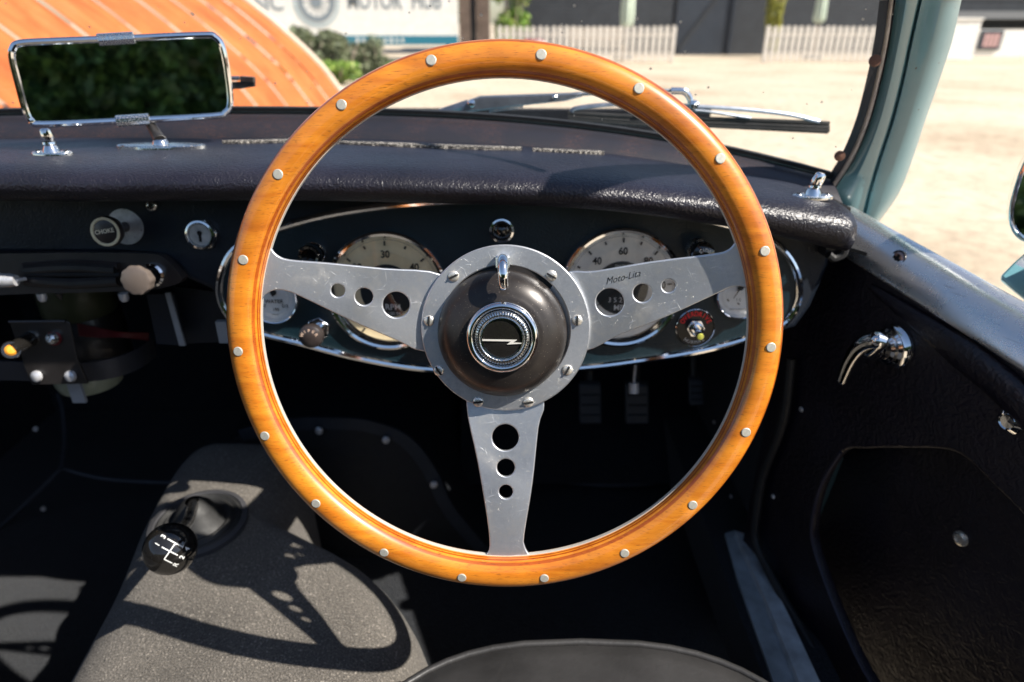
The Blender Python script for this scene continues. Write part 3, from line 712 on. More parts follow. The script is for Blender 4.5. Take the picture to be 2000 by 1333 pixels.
# transmission tunnel ------------------------------------------------
tn = thing("transmission_tunnel", (-.31, .6, .2), "carpeted gearbox tunnel with sunlit grey pile and steering wheel shadow", "tunnel")
b = MB(); secs = []
st = [(-.5, -.435, -.12, .40), (.1, -.46, -.11, .415), (.38, -.478, -.082, .425), (.46, -.486, -.076, .428), (.52, -.492, -.084, .43), (.575, -.495, -.115, .432), (.615, -.498, -.165, .434), (.645, -.50, -.225, .435), (.675, -.50, -.280, .436), (.73, -.505, -.295, .440), (.785, -.505, -.300, .443), (.815, -.500, -.305, .440), (.832, -.492, -.312, .425), (.838, -.480, -.325, .39), (.840, -.475, -.330, .14)]
for (y, xl, xr, zt) in st:
    sec = []; cx = (xl + xr) / 2; hw = (xr - xl) / 2
    for k in range(25):
        a = math.pi * k / 24; ca, sa = math.cos(a), math.sin(a); e = .46
        sec.append((cx - hw * math.copysign(abs(ca) ** e, ca), y, .12 + (zt - .12) * sa ** e + .002 * noise.noise(Vector((k * .4, y * 9, 0)))))
    secs.append(sec)
fine = []
for j in range(25):
    fine.append(catmull([s[j] for s in secs], 6))
b.loft([list(x) for x in zip(*fine)], closed=False, caps=False); tunnel = b.obj("carpet", CARPET, tn, None, 60)
def fl_pt(px, py): return PY(px, py, .90)
path = catmull([fl_pt(*p) for p in ((470, 852), (560, 832), (640, 828), (720, 834), (790, 862), (838, 920), (868, 985), (905, 1035), (960, 1095))], 6)
b = MB(); secs = []
for i, p in enumerate(path):
    t = (path[min(i + 1, len(path) - 1)] - path[max(0, i - 1)]).normalized(); nrm = Vector((-t.z, 0, t.x)).normalized()
    secs.append([p + nrm * .011, p - nrm * .011, p - nrm * .011 + Vector((0, .006, 0)), p + nrm * .011 + Vector((0, .006, 0))])
q = MB(); base_ = [fl_pt(960, 1095), fl_pt(985, 1180)] + [V_(p_.x, p_.y, .135) for p_ in (fl_pt(985, 1180), fl_pt(440, 1000))] + [fl_pt(440, 870)]
q.prism([p_ + Vector((0, .004, 0)) for p_ in path] + [p_ + Vector((0, .004, 0)) for p_ in base_], (0, .40, .03)); q.obj("gearbox_cover", simple("cover_black", (.008, .010, .014), .6), tn, None, 40)
b.loft(secs); b.obj("gearbox_cover_flange", simple("flange_paint", (.035, .042, .055), .5, .3), tn)
for (px, py) in ((625, 838), (755, 856), (848, 943)):
    b = MB(); p = fl_pt(px, py) + Vector((0, -.004, 0)); b.lathe([(.0065, 0), (.006, .004), (.004, .005), (.0001, .005)], p, (0, -1, .1), 12); b.obj("flange_screw", STEEL, tn)

# gear lever ----------------------------------------------------------
knob_c = PP(333, 1072, (0, .475, .565), Vector((0, .9, -.43))) 
bc = PZ(388, 1022, .438)
gl = thing("gear_lever", bc, "gear lever with round black shift-pattern knob in a rubber boot on the tunnel", "gear lever")
b = MB(); b.lathe([(.052, -.008), (.052, .002), (.047, .005), (.043, .002), (.038, .007), (.033, .004), (.027, .010), (.021, .024), (.012, .034), (.008, .036)], bc, (0, -.06, 1), 36); b.obj("rubber_boot", RUBBER, gl)
b = MB(); b.lathe([(.058, -.004), (.058, .003), (.052, .005), (.050, .001)], bc, (0, -.06, 1), 40); b.obj("boot_ring", simple("boot_ring_vinyl", (.05, .05, .055), .5), gl)
b = MB(); b.tube([bc + Vector((0, 0, .03)), bc.lerp(knob_c, .5) + Vector((0, .01, .01)), knob_c], [.0065, .006, .0055], 14); b.obj("lever", PITTED, gl)
kr = .0235; b = MB(); prf = [(kr * math.sin(a), kr * math.cos(a)) for a in [math.pi * k / 24 for k in range(25)]]; prf[0] = (.0001, kr); prf[-1] = (.0001, -kr)
kax = (CAMH - knob_c).normalized(); kax = (kax + Vector((-.05, 0, -.12))).normalized()
b.lathe(prf, knob_c, kax, 40); kb = b.obj("knob", GLOSSB, gl)
# shift pattern lettering, wrapped on the ball
kx = Vector((1, 0, 0)); kx = (kx - kax * kx.dot(kax)).normalized(); ky = kax.cross(kx)
rotk = Matrix.Rotation(R(60), 3, kax); kx = rotk @ kx; ky = rotk @ ky
def wrap(me, cx, cy, rot=0, s=1):
    m2 = me
    for v in m2.vertices:
        x = cx + (v.co.x * math.cos(rot) - v.co.y * math.sin(rot)) * s; y = cy + (v.co.x * math.sin(rot) + v.co.y * math.cos(rot)) * s
        zz = math.sqrt(max(0, kr * kr - x * x - y * y)) + .00012 + max(0, v.co.z) ; p = knob_c + kx * x + ky * y + kax * zz; v.co = p
    return m2
items = []
def stroke(x0, y0, x1, y1, wd=.0009):
    b = MB(); n = 8; L = math.hypot(x1 - x0, y1 - y0); ux, uy = (x1 - x0) / L, (y1 - y0) / L; secs = []
    for i in range(n + 1):
        x = x0 + (x1 - x0) * i / n; y = y0 + (y1 - y0) * i / n; secs.append([(x - uy * wd / 2, y + ux * wd / 2, 0), (x + uy * wd / 2, y - ux * wd / 2, 0)])
    b.loft(secs, closed=False, caps=False); return wrap(b.mesh("s", WINK, 0), 0, 0)
G = .0078
for x0, y0, x1, y1 in ((-G, 0, G, 0), (G, -G, G, G), (0, -G, 0, G), (-G, 0, -G, -G)):
    items.append((stroke(x0, y0, x1, y1), Matrix.Identity(4)))
for s, x, y in (("3", G, G * 1.5), ("1", 0, G * 1.55), ("4", G, -G * 1.5), ("2", 0, -G * 1.55), ("R", -G, -G * 1.45)):
    items.append((wrap(text_mesh(s, .0058, 0, bold=.00015), x, y), Matrix.Identity(4)))
o = join_meshes("shift_pattern", items, WINK, kb); 

# ------------------------------------------------------------------ DASHBOARD
FA = R(8); NF = Vector((0, -math.cos(FA), math.sin(FA))); F0 = Vector((0, .655, .747)); EX = Vector((1, 0, 0)); EY = Vector((0, math.sin(FA), math.cos(FA)))
def F(px, py, off=0): return PP(px, py, F0 + NF * off, NF)
def f2(p): q = p - F0; return (q.x, q.dot(EY))
FM = frame(F0, EX, EY, NF)
def FMo(off): return frame(F0 + NF * off, EX, EY, NF)
dash = thing("dashboard", (CX, .66, .75), "black vinyl dashboard with padded top roll and chrome-edged oval instrument panel", "dashboard")
oval_px = [(432, 575), (440, 520), (470, 478), (540, 447), (640, 420), (750, 403), (870, 393), (1000, 390), (1130, 394), (1260, 408), (1380, 430), (1470, 455), (1525, 487), (1554, 535), (1556, 585), (1530, 628), (1465, 656), (1370, 682), (1250, 702), (1135, 716), (990, 722), (850, 719), (770, 710), (680, 692), (590, 668), (510, 648), (455, 620)]
oval = [f2(F(*p)) for p in oval_px]; ovs = [(p.x, p.y) for p in catmull([(a, c, 0) for a, c in oval], 5, True)]
low = [(441, 607), (432, 592), (410, 566), (365, 546), (345, 520), (310, 503), (230, 497), (0, 497), (-200, 500)]
lowp = [f2(F(*p)) for p in low]
mir = [(2 * CX - x, y) for x, y in reversed(lowp)]
bottom_right = [f2(F(*p)) for p in ((1620, 520), (1585, 600), (1556, 640), (1465, 668), (1370, 694), (1250, 714), (1135, 728), (990, 734), (850, 731), (770, 722), (680, 704), (590, 680), (510, 660), (455, 632))]
topR = [f2(F(1640, 400)), f2(F(1200, 372)), f2(F(600, 366)), f2(F(0, 366))]
outl = topR[0:1] + bottom_right + lowp + [(-1.09, lowp[-1][1]), (-1.09, topR[-1][1])] + list(reversed(topR[1:]))
fas = plate("fascia", [tuple(p) for p in outl][::-1], [], .024, .006, FASC, dash, FMo(0), 3)
ov = plate("instrument_panel", ovs, [], .004, .001, OVALM, dash, FMo(.0035))
b = MB(); b.tube([F0 + EX * x + EY * y + NF * .004 for x, y in ovs], .0041, 10, loop=True, up=NF); b.obj("chrome_trim", CHROME, dash)

# padded roll
def pad_sec(x):
    u = min(U(x), 1.0); zt = .885 - .052 * u ** 3; zb = .851 - .068 * u ** 4; yf = .583 + .004 * u; yb = .80 - .075 * u ** 3
    pts = [(.672, zb + .004), (yf + .03, zb - .001), (yf + .012, zb + .002), (yf + .003, zb + .010), (yf, zb + (zt - zb) * .55), (yf + .004, zb + (zt - zb) * .76), (yf + .014, zt - .004), (yf + .028, zt - .001), (yf + .05, zt), (.68, zt), (yb - .02, zt - .003), (yb, zt - .006), (yb + .002, zt - .05), (.685, zt - .06)]
    return pts
b = MB(); secs = []
xs = [-1.10 + 1.425 * i / 80 for i in range(81)]
for i, x in enumerate(xs):
    pr = pad_sec(x); cy = sum(p[0] for p in pr) / len(pr); cz = sum(p[1] for p in pr) / len(pr)
    wv = .0012 * noise.noise(Vector((x * 7, 0, 0)))
    e = 1.0
    if i == 0 or i == 80: e = .93
    secs.append([(x, cy + (p[0] - cy) * e, cz + (p[1] - cz) * e + wv) for p in pr])
b.loft(secs); padd = b.obj("padded_top", PAD, dash, None, 60); sm = padd.modifiers.new("sub", 'SUBSURF'); sm.levels = 1; sm.render_levels = 1
# right end bracket, rubber lip
b = MB(); pts = catmull([PY(px, py, .64) for px, py in ((1636, 415), (1648, 440), (1650, 470), (1648, 495), (1630, 505), (1618, 498))], 5); b.tube(pts, .004, 8); b.obj("end_seal", RUBBER, dash)
b = MB(); b.box(PY(1628, 455, .645) + Vector((.004, .04, 0)), (.016, .08, .05)); b.obj("end_bracket", BLACKM, dash)
# demister slots (frayed)
def padtop(px, py, lift=.0006):
    p = PZ(px, py, .884)
    for _ in range(4): p = PZ(px, py, .885 - .052 * min(U(p.x), 1) ** 3 - (.003 if p.y > .76 else 0) + lift)
    return p
for a, c, wd in (((435, 276), (600, 273), .0055), ((640, 276), (1020, 289), .0062), ((1040, 291), (1180, 297), .0048)):
    b = MB(); secs = []; n = 26
    for i in range(n + 1):
        t = i / n; p = padtop(a[0] + (c[0] - a[0]) * t, a[1] + (c[1] - a[1]) * t); ww = wd * (.35 + .65 * min(1, 6 * t, 6 * (1 - t))) * random.uniform(.75, 1.15)
        secs.append([p + Vector((0, -ww, 0)), p + Vector((0, -ww * .3, .0012)), p + Vector((0, ww * .3, .0009)), p + Vector((0, ww, 0)), p + Vector((0, ww, -.004)), p + Vector((0, -ww, -.004))])
    b.loft(secs); b.obj("demister_slot", WORN, dash, None, 0)

# gauges
def gauge(name, px, py, Rr, dialm, label, discr, inner=.82):
    c = F(px, py, .0035); g0 = MB()
    g0.lathe([(Rr, 0), (Rr, .004), (Rr * .985, .0065), (Rr * .95, .0078), (Rr * .91, .007), (Rr * .87, .003), (Rr * inner, -.001), (Rr * inner, -.001)], c, NF, 64)
    root = g0.obj(name, CHROME, dash); root['label'] = label
    b = MB(); b.lathe([(.0001, .0006), (Rr * .56, .0006), (Rr * .60, .0016), (Rr * .66, .0018), (Rr * .72, .0008), (Rr * (inner + .02), .0008)], c, NF, 64); b.obj("dial", dialm, root)
    if discr:
        b = MB(); b.lathe([(.0001, .0014), (Rr * discr, .0014), (Rr * discr, .0006)], c, NF, 48); b.obj("centre_disc", BLUINK, root)
    b = MB(); b.lathe([(.0001, .0036), (Rr * .5, .0036), (Rr * .86, .0030)], c, NF, 48); b.obj("glass", GLASS2, root)
    return root, c
def gfr(c, x, y, z, rot=0):
    return frame(c + EX * x + EY * y + NF * z, EX * math.cos(rot) + EY * math.sin(rot), EY * math.cos(rot) - EX * math.sin(rot), NF)
def pol(r, deg): return r * math.sin(R(deg)), r * math.cos(R(deg))
def marks(root, c, Rr, nums, step, ticks, nsize, rn=.61, rt=.785):
    it = []
    for s, a in nums:
        x, y = pol(Rr * rn, a); it.append((text_mesh(s, nsize, 0, bold=.00022, xs=.9), gfr(c, x, y - .0004, .0022)))
    join_meshes("numerals", it, INK, root); b = MB()
    for a, big in ticks:
        x, y = pol(Rr * rt, a); m = gfr(c, x, y, .0021, -R(a)); w2, h2 = (.0009, .0024) if big else (.0009, .0017)
        b.add([m @ Vector(v) for v in ((-w2, -h2, 0), (w2, -h2, 0), (w2, h2, 0), (-w2, h2, 0))], [(0, 1, 2, 3)])
    b.obj("tick_marks", INK, root, None, 0)
def needle(root, c, Rr, a, ln=.6, m=INK, hub=.005):
    b = MB(); mm = gfr(c, 0, 0, .0028, -R(a)); b.add([mm @ Vector(v) for v in ((-.0010, -.004, 0), (.0010, -.004, 0), (.0003, Rr * ln, 0), (-.0003, Rr * ln, 0))], [(0, 1, 2, 3)])
    b.lathe([(hub, -.0012), (hub, .0006), (.0001, .001)], c + NF * .0024, NF, 20); b.obj("needle", m, root, None, 30)
GR = .0640
tach, c = gauge("tachometer", 757, 568.5, GR, DIAL_CREAM, "cream dial rev counter left of the hub reading hundreds of rpm", .44)
marks(tach, c, GR, [(str(10 * k), (k - 3) * 49) for k in range(1, 6)], 0, [((k - 6) * 24.5, k % 2 == 0) for k in range(0, 13)], .0106)
needle(tach, c, GR, -150)
join_meshes("lettering", [(text_mesh("SMITHS", .0046, 0, spacing=1.05), gfr(c, 0, GR * .36, .0022)), (text_mesh("RPM", .0088, 0, bold=.0001), gfr(c, .005, -GR * .27, .0022)), (text_mesh("100.94", .0052, 0), gfr(c, .006, -GR * .38, .0022))], WINK, tach)
spd, c = gauge("speedometer", 1213, 562.5, GR, DIAL_SILV, "silver-white dial speedometer right of the hub with a mileage counter", .44)
marks(spd, c, GR, [(str(20 * k), (k - 3) * 42.5) for k in range(0, 7)], 0, [((k - 6) * 21.25, k % 2 == 0) for k in range(0, 13)], .0106)
needle(spd, c, GR, -127)
join_meshes("lettering", [(text_mesh("SMITHS", .0046, 0, spacing=1.05), gfr(c, 0, GR * .36, .0022)), (text_mesh("MPH", .0082, 0, bold=.0001), gfr(c, .001, -GR * .33, .0022))], WINK, spd)
join_meshes("mileage_digits", [(text_mesh("3 5 2 7", .0074, 0), gfr(c, -.003, -GR * .20, .0022)), (text_mesh("3 1 5", .006, 0), gfr(c, -.006, GR * .24, .0022))], WINK, spd)
wtr, c = gauge("water_gauge", 536, 583, .0268, DIAL_WHITE, "small white water temperature gauge under the left spoke", 0)
join_meshes("lettering", [(text_mesh("WATER", .0056, 0, bold=.0001), gfr(c, 0, -.0030, .0022)), (text_mesh("160", .0046, 0), gfr(c, -.0125, -.0075, .0022)), (text_mesh("190", .0046, 0, bold=.0001), gfr(c, .001, -.0118, .0022)), (text_mesh("212", .0046, 0, bold=.0001), gfr(c, .0110, -.0080, .0022)), (text_mesh("SMITHS", .0022, 0), gfr(c, 0, -.0172, .0022))], INK, wtr)
needle(wtr, c + EY * .0065, .0268, 10, .42, INK, .0030)
fue, c = gauge("fuel_gauge", 1444, 575, .0262, DIAL_WHITE, "small white fuel gauge under the right end of the right spoke", 0)
join_meshes("lettering", [(text_mesh("1/2", .0044, 0), gfr(c, -.001, -.0058, .0022)), (text_mesh("3/4", .0044, 0), gfr(c, .0095, -.0050, .0022)), (text_mesh("MADE IN ENGLAND", .0021, 0), gfr(c, 0, -.0158, .0022))], INK, fue)
b = MB()
for x, y in ((-.0118, -.006), (-.0005, -.0098), (.0100, -.0090)):
    m = gfr(c, x, y, .0021, math.atan2(-x, y) * .3); b.add([m @ Vector(v) for v in ((-.0007, -.0015, 0), (.0007, -.0015, 0), (.0007, .0015, 0), (-.0007, .0015, 0))], [(0, 1, 2, 3)])
b.obj("tick_marks", INK, fue, None, 0); needle(fue, c + EY * .0075, .0262, -150, .5, INK, .0030)

# knobs standing off the fascia
def knob_pose(base_px, face_px, off=0.0, mx=.08):
    bp = F(*base_px, off); t = nearest_on_axis(*face_px, bp, NF); return bp, max(.004, min(mx, t))
# choke
bp, L = knob_pose((246, 443), (207, 444)); ck = MB(); ck.lathe([(.0182, 0), (.0182, .0015), (.005, .002)], bp, NF, 32); cko = ck.obj("choke_control", STEEL, dash); cko['label'] = "round black choke pull knob lettered CHOKE, pulled out left of the ignition lock"
b = MB(); b.tube([bp, bp + NF * L], .0052, 14); b.obj("shaft", BLACKM, cko)
kn = bp + NF * L
b = MB(); b.lathe([(.0001, -.010), (.010, -.010), (.0135, -.006), (.0150, -.001), (.0150, .003), (.0143, .0042)], kn, NF, 40); b.obj("knob", BROWNM, cko)
b = MB(); b.lathe([(.0144, .003), (.0140, .0048), (.0118, .0050), (.0113, .0042)], kn, NF, 40); b.obj("knob_ring", simple("ivory_ring", (.75, .66, .45), .35), cko)
b = MB(); b.lathe([(.0116, .0040), (.008, .0048), (.0001, .0052)], kn, NF, 32); b.obj("knob_face", BROWNM, cko)
join_meshes("lettering", [(text_mesh("CHOKE", .0056, 0, bold=.00012), gfr(kn, 0, .0005, .0056, R(9)))], simple("ivory_print", (.80, .72, .55), .5), cko)
# ignition lock
c = F(397, 457); il = MB(); hexp = [(.0168 * math.cos(R(60 * k + 4)), .0168 * math.sin(R(60 * k + 4))) for k in range(6)]
il.prism([c + EX * x + EY * y for x, y in hexp], NF * .006); ilo = il.obj("ignition_lock", PITTED, dash, None, 20); ilo['label'] = "hexagonal chrome ignition lock with keyhole"; bevel(ilo, .0012, 2, 20)
b = MB(); b.lathe([(.0148, .005), (.0145, .009), (.0125, .0095), (.0115, .007), (.0110, .007)], c, NF, 36); b.obj("lock_ring", CHROME, ilo)
b = MB(); b.lathe([(.0112, .0072), (.0105, .0078), (.0001, .0078)], c, NF, 36); b.obj("lock_barrel", STEEL, ilo)
b = MB(); b.lathe([(.0026, .0084), (.0001, .0084)], c + EY * .0018, NF, 18); b.box(c - EY * .0028 + NF * .0082, (.0024, .0012, .0085), Matrix((EX, EY, NF)).transposed() @ Matrix.Rotation(R(90), 3, 'X')); b.obj("keyhole", VOID, ilo, None, 0)
# cross-head screw on the fascia
def add_screw(px_or_pt, r, h, parent, ax, ex, cross=False, mat=NICKEL, ang=0, nm="screw"):
    m = frame(px_or_pt, ex, ax.cross(ex), ax) @ Matrix.Rotation(ang, 4, 'Z'); me = screw_mesh(r, h); me.materials.append(mat); me.name = nm
    s = link(bpy.data.objects.new(nm, me), parent, world=m)
    return s, m
s, m = add_screw(F(297, 402), .0058, .004, dash, NF, EX, True, PITTED, .3)
link(bpy.data.objects.new("cross_slot", slot_mesh(.0058, .004, True)), s, world=m)
# chrome indicator lamp
c = F(980, 450, .0035); lm = MB(); lm.lathe([(.0133, 0), (.0133, .003), (.0122, .0062), (.0104, .0066), (.0088, .0035), (.0085, 0)], c, NF, 40); lmo = lm.obj("indicator_lamp", CHROME, dash); lmo['label'] = "chrome-ringed dark warning lamp above the hub"
b = MB(); b.lathe([(.0088, .0025), (.006, .0045), (.0001, .0055)], c, NF, 28); b.obj("lens", GLOSSB, lmo)
# black ringed socket left
c = F(614, 494, .0035); lp = MB(); lp.lathe([(.0128, 0), (.0128, .006), (.0118, .0075)], c, NF, 32); lpo = lp.obj("lamp_socket", CHROME, dash)
lpo['label'] = "black tubular warning lamp above the left spoke"
b = MB(); b.lathe([(.0112, .004), (.0112, .020), (.0100, .0215), (.0075, .0205), (.0070, .010), (.0001, .010)], c, NF, 32); b.obj("lamp_tube", GLOSSB, lpo)
# wiper knob
bp, L = knob_pose((624, 640), (607, 656), .0035); wk = MB(); hp = [(.0128 * math.cos(R(60 * k + 20)), .0128 * math.sin(R(60 * k + 20))) for k in range(6)]
wk.prism([bp + EX * x + EY * y for x, y in hp], NF * .006); wko = wk.obj("wiper_control", CHROME, dash, None, 20); wko['label'] = "brown-black domed pull knob lettered WIPER with chrome nut"; bevel(wko, .001)
b = MB(); b.tube([bp, bp + NF * (L - .004)], .0062, 14); b.obj("shaft", CHROME, wko)
kn = bp + NF * L; b = MB(); b.lathe([(.0001, -.010), (.008, -.0095), (.0118, -.006), (.0128, -.001), (.0118, .003), (.0085, .0055), (.004, .0068), (.0001, .0070)], kn, NF, 36); b.obj("knob", BROWNM, wko)
items = []
for i, ch in enumerate("WIPER"):
    a = R(62 - i * 31 - 0); x, y = -math.sin(a) * .0080, math.cos(a) * .0080 - .0008; items.append((text_mesh(ch, .0046, 0, bold=.0001), gfr(kn, x, y, .0062, a)))
join_meshes("lettering", items, simple("copper_print", (.7, .5, .38), .5), wko)
# side lamp switch
bp, L = knob_pose((1362, 488), (1372, 484), .0035, .03); sk = MB(); sk.lathe([(.0128, 0), (.0128, .004), (.0110, .007), (.008, .007)], bp, NF, 32); sko = sk.obj("side_light_control", PITTED, dash); sko['label'] = "black knob lettered SIDE above the right spoke"
kn = bp + NF * max(L, .022); b = MB(); b.tube([bp, kn], .006, 12); b.obj("shaft", BLACKM, sko)
b = MB(); b.lathe([(.0001, -.010), (.009, -.0095), (.0118, -.005), (.0120, 0), (.0105, .004), (.006, .0066), (.0001, .0070)], kn, NF, 36); b.obj("knob", GLOSSB, sko)
items = []
for i, ch in enumerate("SIDE"):
    a = R(38 - i * 25); x, y = -math.sin(a) * .0070, math.cos(a) * .0070 - .0030; items.append((text_mesh(ch, .0046, 0, bold=.0001), gfr(kn, x, y, .0068, a)))
join_meshes("lettering", items, WINK, sko)
# overdrive toggle
c = F(1357, 640, .0035); od = MB(); od.lathe([(.0205, 0), (.0205, .0016), (.0198, .0022), (.0192, .0016), (.0001, .0016)], c, NF, 48); odo = od.obj("overdrive_switch", simple("black_plate", (.01, .01, .012), .22, 0, 0, spec=.3), dash); odo['label'] = "round black plate lettered OVERDRIVE in red with a chrome toggle"
b = MB(); b.lathe([(.0208, 0), (.0208, .0020), (.0202, .0024), (.0199, .0018)], c, NF, 48); b.obj("plate_rim", CHROME, odo)
items = []
for i, ch in enumerate("OVERDRIVE"):
    a = R(62 - i * 15.5); x, y = -math.sin(a) * .0155, math.cos(a) * .0155; items.append((text_mesh(ch, .0070, 0, bold=.0003, xs=.85), gfr(c, x, y, .0021, a)))
join_meshes("red_lettering", items, REDINK, odo); items = []
for i, ch in enumerate("NORMAL"):
    a = R(35 - i * 14); x, y = -math.sin(a) * .0160, -math.cos(a) * .0160; items.append((text_mesh(ch, .0050, 0), gfr(c, x, y, .0021, -a)))
join_meshes("white_lettering", items, WINK, odo)
b = MB(); hp = [(.0100 * math.cos(R(60 * k)), .0100 * math.sin(R(60 * k))) for k in range(6)]; b.prism([c + NF * .0015 + EX * x + EY * y for x, y in hp], NF * .004); o = b.obj("hex_nut", CHROME, odo, None, 20); bevel(o, .0008)
b = MB(); b.lathe([(.0075, .005), (.0072, .009), (.0055, .0095), (.0045, .006), (.0001, .006)], c, NF, 28); b.obj("toggle_collar", CHROME, odo)
tip = CAMH + ray(1368, 658).normalized() * ((c + NF * .032 - CAMH).length); b = MB(); b.tube([c + NF * .006, c.lerp(tip, .5) + NF * .002, tip], [.0028, .0034, .0042], 14); tg = b.obj("toggle_lever", CHROME, odo)
b = MB(); b.lathe([(.0034, 0), (.0030, .0012), (.0001, .0016)], tip, tip - c, 18); b.obj("toggle_tip", LIME, odo)
# pull knob under the dash and small bottom fixings
kn = PY(1238, 748, .70); b = MB(); b.tube([kn + Vector((0, 0, .03)), kn], .0018, 8); b.tube([kn, kn + Vector((0, -.004, -.012))], .0062, 14); o = b.obj("reset_knob", STEEL, dash); o['label'] = "small metal trip reset knob hanging below the instrument panel"
# under-dash left end foot
b = MB(); b.box(PY(437, 648, .67), (.012, .006, .026)); b.obj("mounting_foot", GREYP, dash)

# tenax / tonneau turn buttons on the pad
def turn_button(px, py, label, lean):
    p = padtop(px, py, .0); t = thing("hood_fastener", p, label, "fastener", "chrome hood fasteners on the dash top")
    b = MB(); n = 28; b.loft([[p + Vector((.0195 * math.cos(a) * s, .0085 * math.sin(a) * s, z)) for a in [2 * math.pi * k / n for k in range(n)]] for s, z in ((1, -.001), (1, .0016), (.94, .0026), (.3, .003))]); b.obj("base_plate", PITTED, t)
    for sx in (-.0135, .0135):
        s, m = add_screw(p + Vector((sx, 0, .0022)), .0036, .0016, t, Vector((0, 0, 1)), EX, True, PITTED, .4)
        link(bpy.data.objects.new("cross_slot", slot_mesh(.0036, .0016, True)), s, world=m)
    b = MB(); b.lathe([(.0078, .002), (.0065, .006), (.0050, .0085), (.0062, .010), (.0058, .012)], p, (0, 0, 1), 22); b.obj("stem", CHROME, t)
    b = MB(); q = p + Vector((0, 0, .010)); dv = Vector((lean, -.05, 1)).normalized(); b.tube([q, q + dv * .002, q + dv * .007, q + dv * .0125, q + dv * .014], [.0048, .0056, .0058, .0050, .0030], 16, flat=.62, up=(1, 0, 0)); b.obj("turn_button", CHROME, t)
turn_button(103, 302, "chrome turn button fastener on the dash top, left of the mirror stem", -.04)
turn_button(1586, 386, "chrome turn button fastener on the right end of the dash pad by the teal pillar", .35)

# ------------------------------------------------------------------ windscreen
ws = thing("windscreen", (CX, .84, .9), "curved windscreen in a teal and chrome frame with dust specks on the glass", "windscreen")
def wy(x): return .842 - .10 * U(x) ** 3
def wz(x): return .902 - .062 * min(U(x), 1.05) ** 3.0
TILT = math.tan(R(29))
def wpt(x, h, out=0):
    x2 = CX + (x - CX) * (1 - .06 * h / .4); H = 1.20 - wz(x); hh = max(0, h); k = (wy(x) - TILT * H - (.665 - .185 * min(U(x), 1) ** 5)) / H ** 2
    return Vector((x2, wy(x) - h * TILT - k * hh * hh + out, wz(x) + h))
XW0, XW1 = CX - .735, CX + .735
b = MB(); secs = []
for i in range(49):
    x = XW0 + (XW1 - XW0) * i / 48; top = 1.20; secs.append([wpt(x, (top - wz(x)) * j / 14) for j in range(15)])
b.loft(secs, closed=False, caps=False); b.obj("glass_pane", GLASS, ws)
def ribbon(name, fa, mat, n=60, parent=None, x0=XW0, x1=XW1, sm=40):
    b = MB(); b.loft([fa(x0 + (x1 - x0) * i / n) for i in range(n + 1)]); return b.obj(name, mat, parent or ws, None, sm)
def V(*a): return Vector(a)
ribbon("sill_strip", lambda x: [wpt(x, 0, -.006) + V(0, 0, -.004), wpt(x, 0, -.020) + V(0, 0, -.009), wpt(x, 0, -.040) + V(0, 0, -.020), wpt(x, 0, -.043) + V(0, 0, -.026), wpt(x, 0, -.040) + V(0, 0, -.034), wpt(x, 0, 0) + V(0, 0, -.034)], SCREENV)
ribbon("sill_chrome_line", lambda x: [wpt(x, 0, -.002) + V(0, 0, -.0005), wpt(x, 0, -.0065) + V(0, 0, -.002), wpt(x, 0, -.006) + V(0, 0, -.0045), wpt(x, 0, 0) + V(0, 0, -.004)], CHROME)
ribbon("glazing_rubber", lambda x: [wpt(x, .005, -.003), wpt(x, .0005, -.004), wpt(x, 0, .010) + V(0, 0, -.004), wpt(x, .006, .006)], RUBBER)
ribbon("lower_chrome_line", lambda x: [wpt(x, 0, -.041) + V(0, 0, -.0245), wpt(x, 0, -.0445) + V(0, 0, -.0265), wpt(x, 0, -.0445) + V(0, 0, -.0290), wpt(x, 0, -.041) + V(0, 0, -.0290)], STEEL)
ribbon("gap_floor", lambda x: [wpt(x, 0, -.11) + V(0, 0, -.052), wpt(x, 0, 0) + V(0, 0, -.052), wpt(x, 0, 0) + V(0, 0, -.056), wpt(x, 0, -.11) + V(0, 0, -.056)], VOID)
HEADR = lambda x: [wpt(x, 1.20 - wz(x), 0) + V(0, dy, dz) for dz, dy in ((-.004, -.004), (.005, -.005), (.008, .001), (.003, .005), (-.005, .004))]
ribbon("header_rail", HEADR, CHROME)

# right pillar traced from its outline: rows (py, y, xA, xG, xB)
rows = [(0, .645, 1748, 1797, 1878), (80, .668, 1737, 1779, 1860), (160, .690, 1720, 1762, 1834), (240, .710, 1698, 1741, 1806), (310, .728, 1668, 1718, 1783), (370, .742, 1630, 1700, 1760), (410, .752, 1612, 1690, 1735), (440, .760, 1606, 1682, 1712), (470, .765, 1604, 1676, 1690)]
b = MB(); secs = []
def prow(t):
    i = min(int(t), len(rows) - 2); f = t - i; return [rows[i][k] + (rows[i + 1][k] - rows[i][k]) * f for k in range(5)]
cr = catmull([(r[0], r[1] * 1000, 0) for r in rows], 5); ca = catmull([(r[2], r[3], r[4]) for r in rows], 5)
for q, a in zip(cr, ca):
    py, y = q.x, q.y / 1000; xA, xG, xB = a.x, a.y, a.z
    A = PY(xA, py, y + .004); A2 = PY(xA + (xG - xA) * .45, py, y - .006); G1 = PY(xG - 5, py, y - .003); G2 = PY(xG, py, y + .004); G3 = PY(xG + 4, py, y - .002); B1 = PY(xG + (xB - xG) * .5, py, y - .004); B2 = PY(xG + (xB - xG) * .85, py, y + .006); B3 = PY(xB, py, y + .020)
    secs.append([A, A2, G1, G2, G3, B1, B2, B3, B3 + V(-.012, .022, -.004), A + V(.002, .030, 0), A + V(0, .012, 0)])
s0 = secs[0]; ups = []
for t in (1.0, .8, .6, .4, .2): ups.append([p + V(-.020 * t, -.185 * (t * .8 + .2 * t * t), .172 * t) for p in s0])
secs = ups + secs
b.loft(secs); pl = b.obj("pillar", TEAL, ws, None, 50)
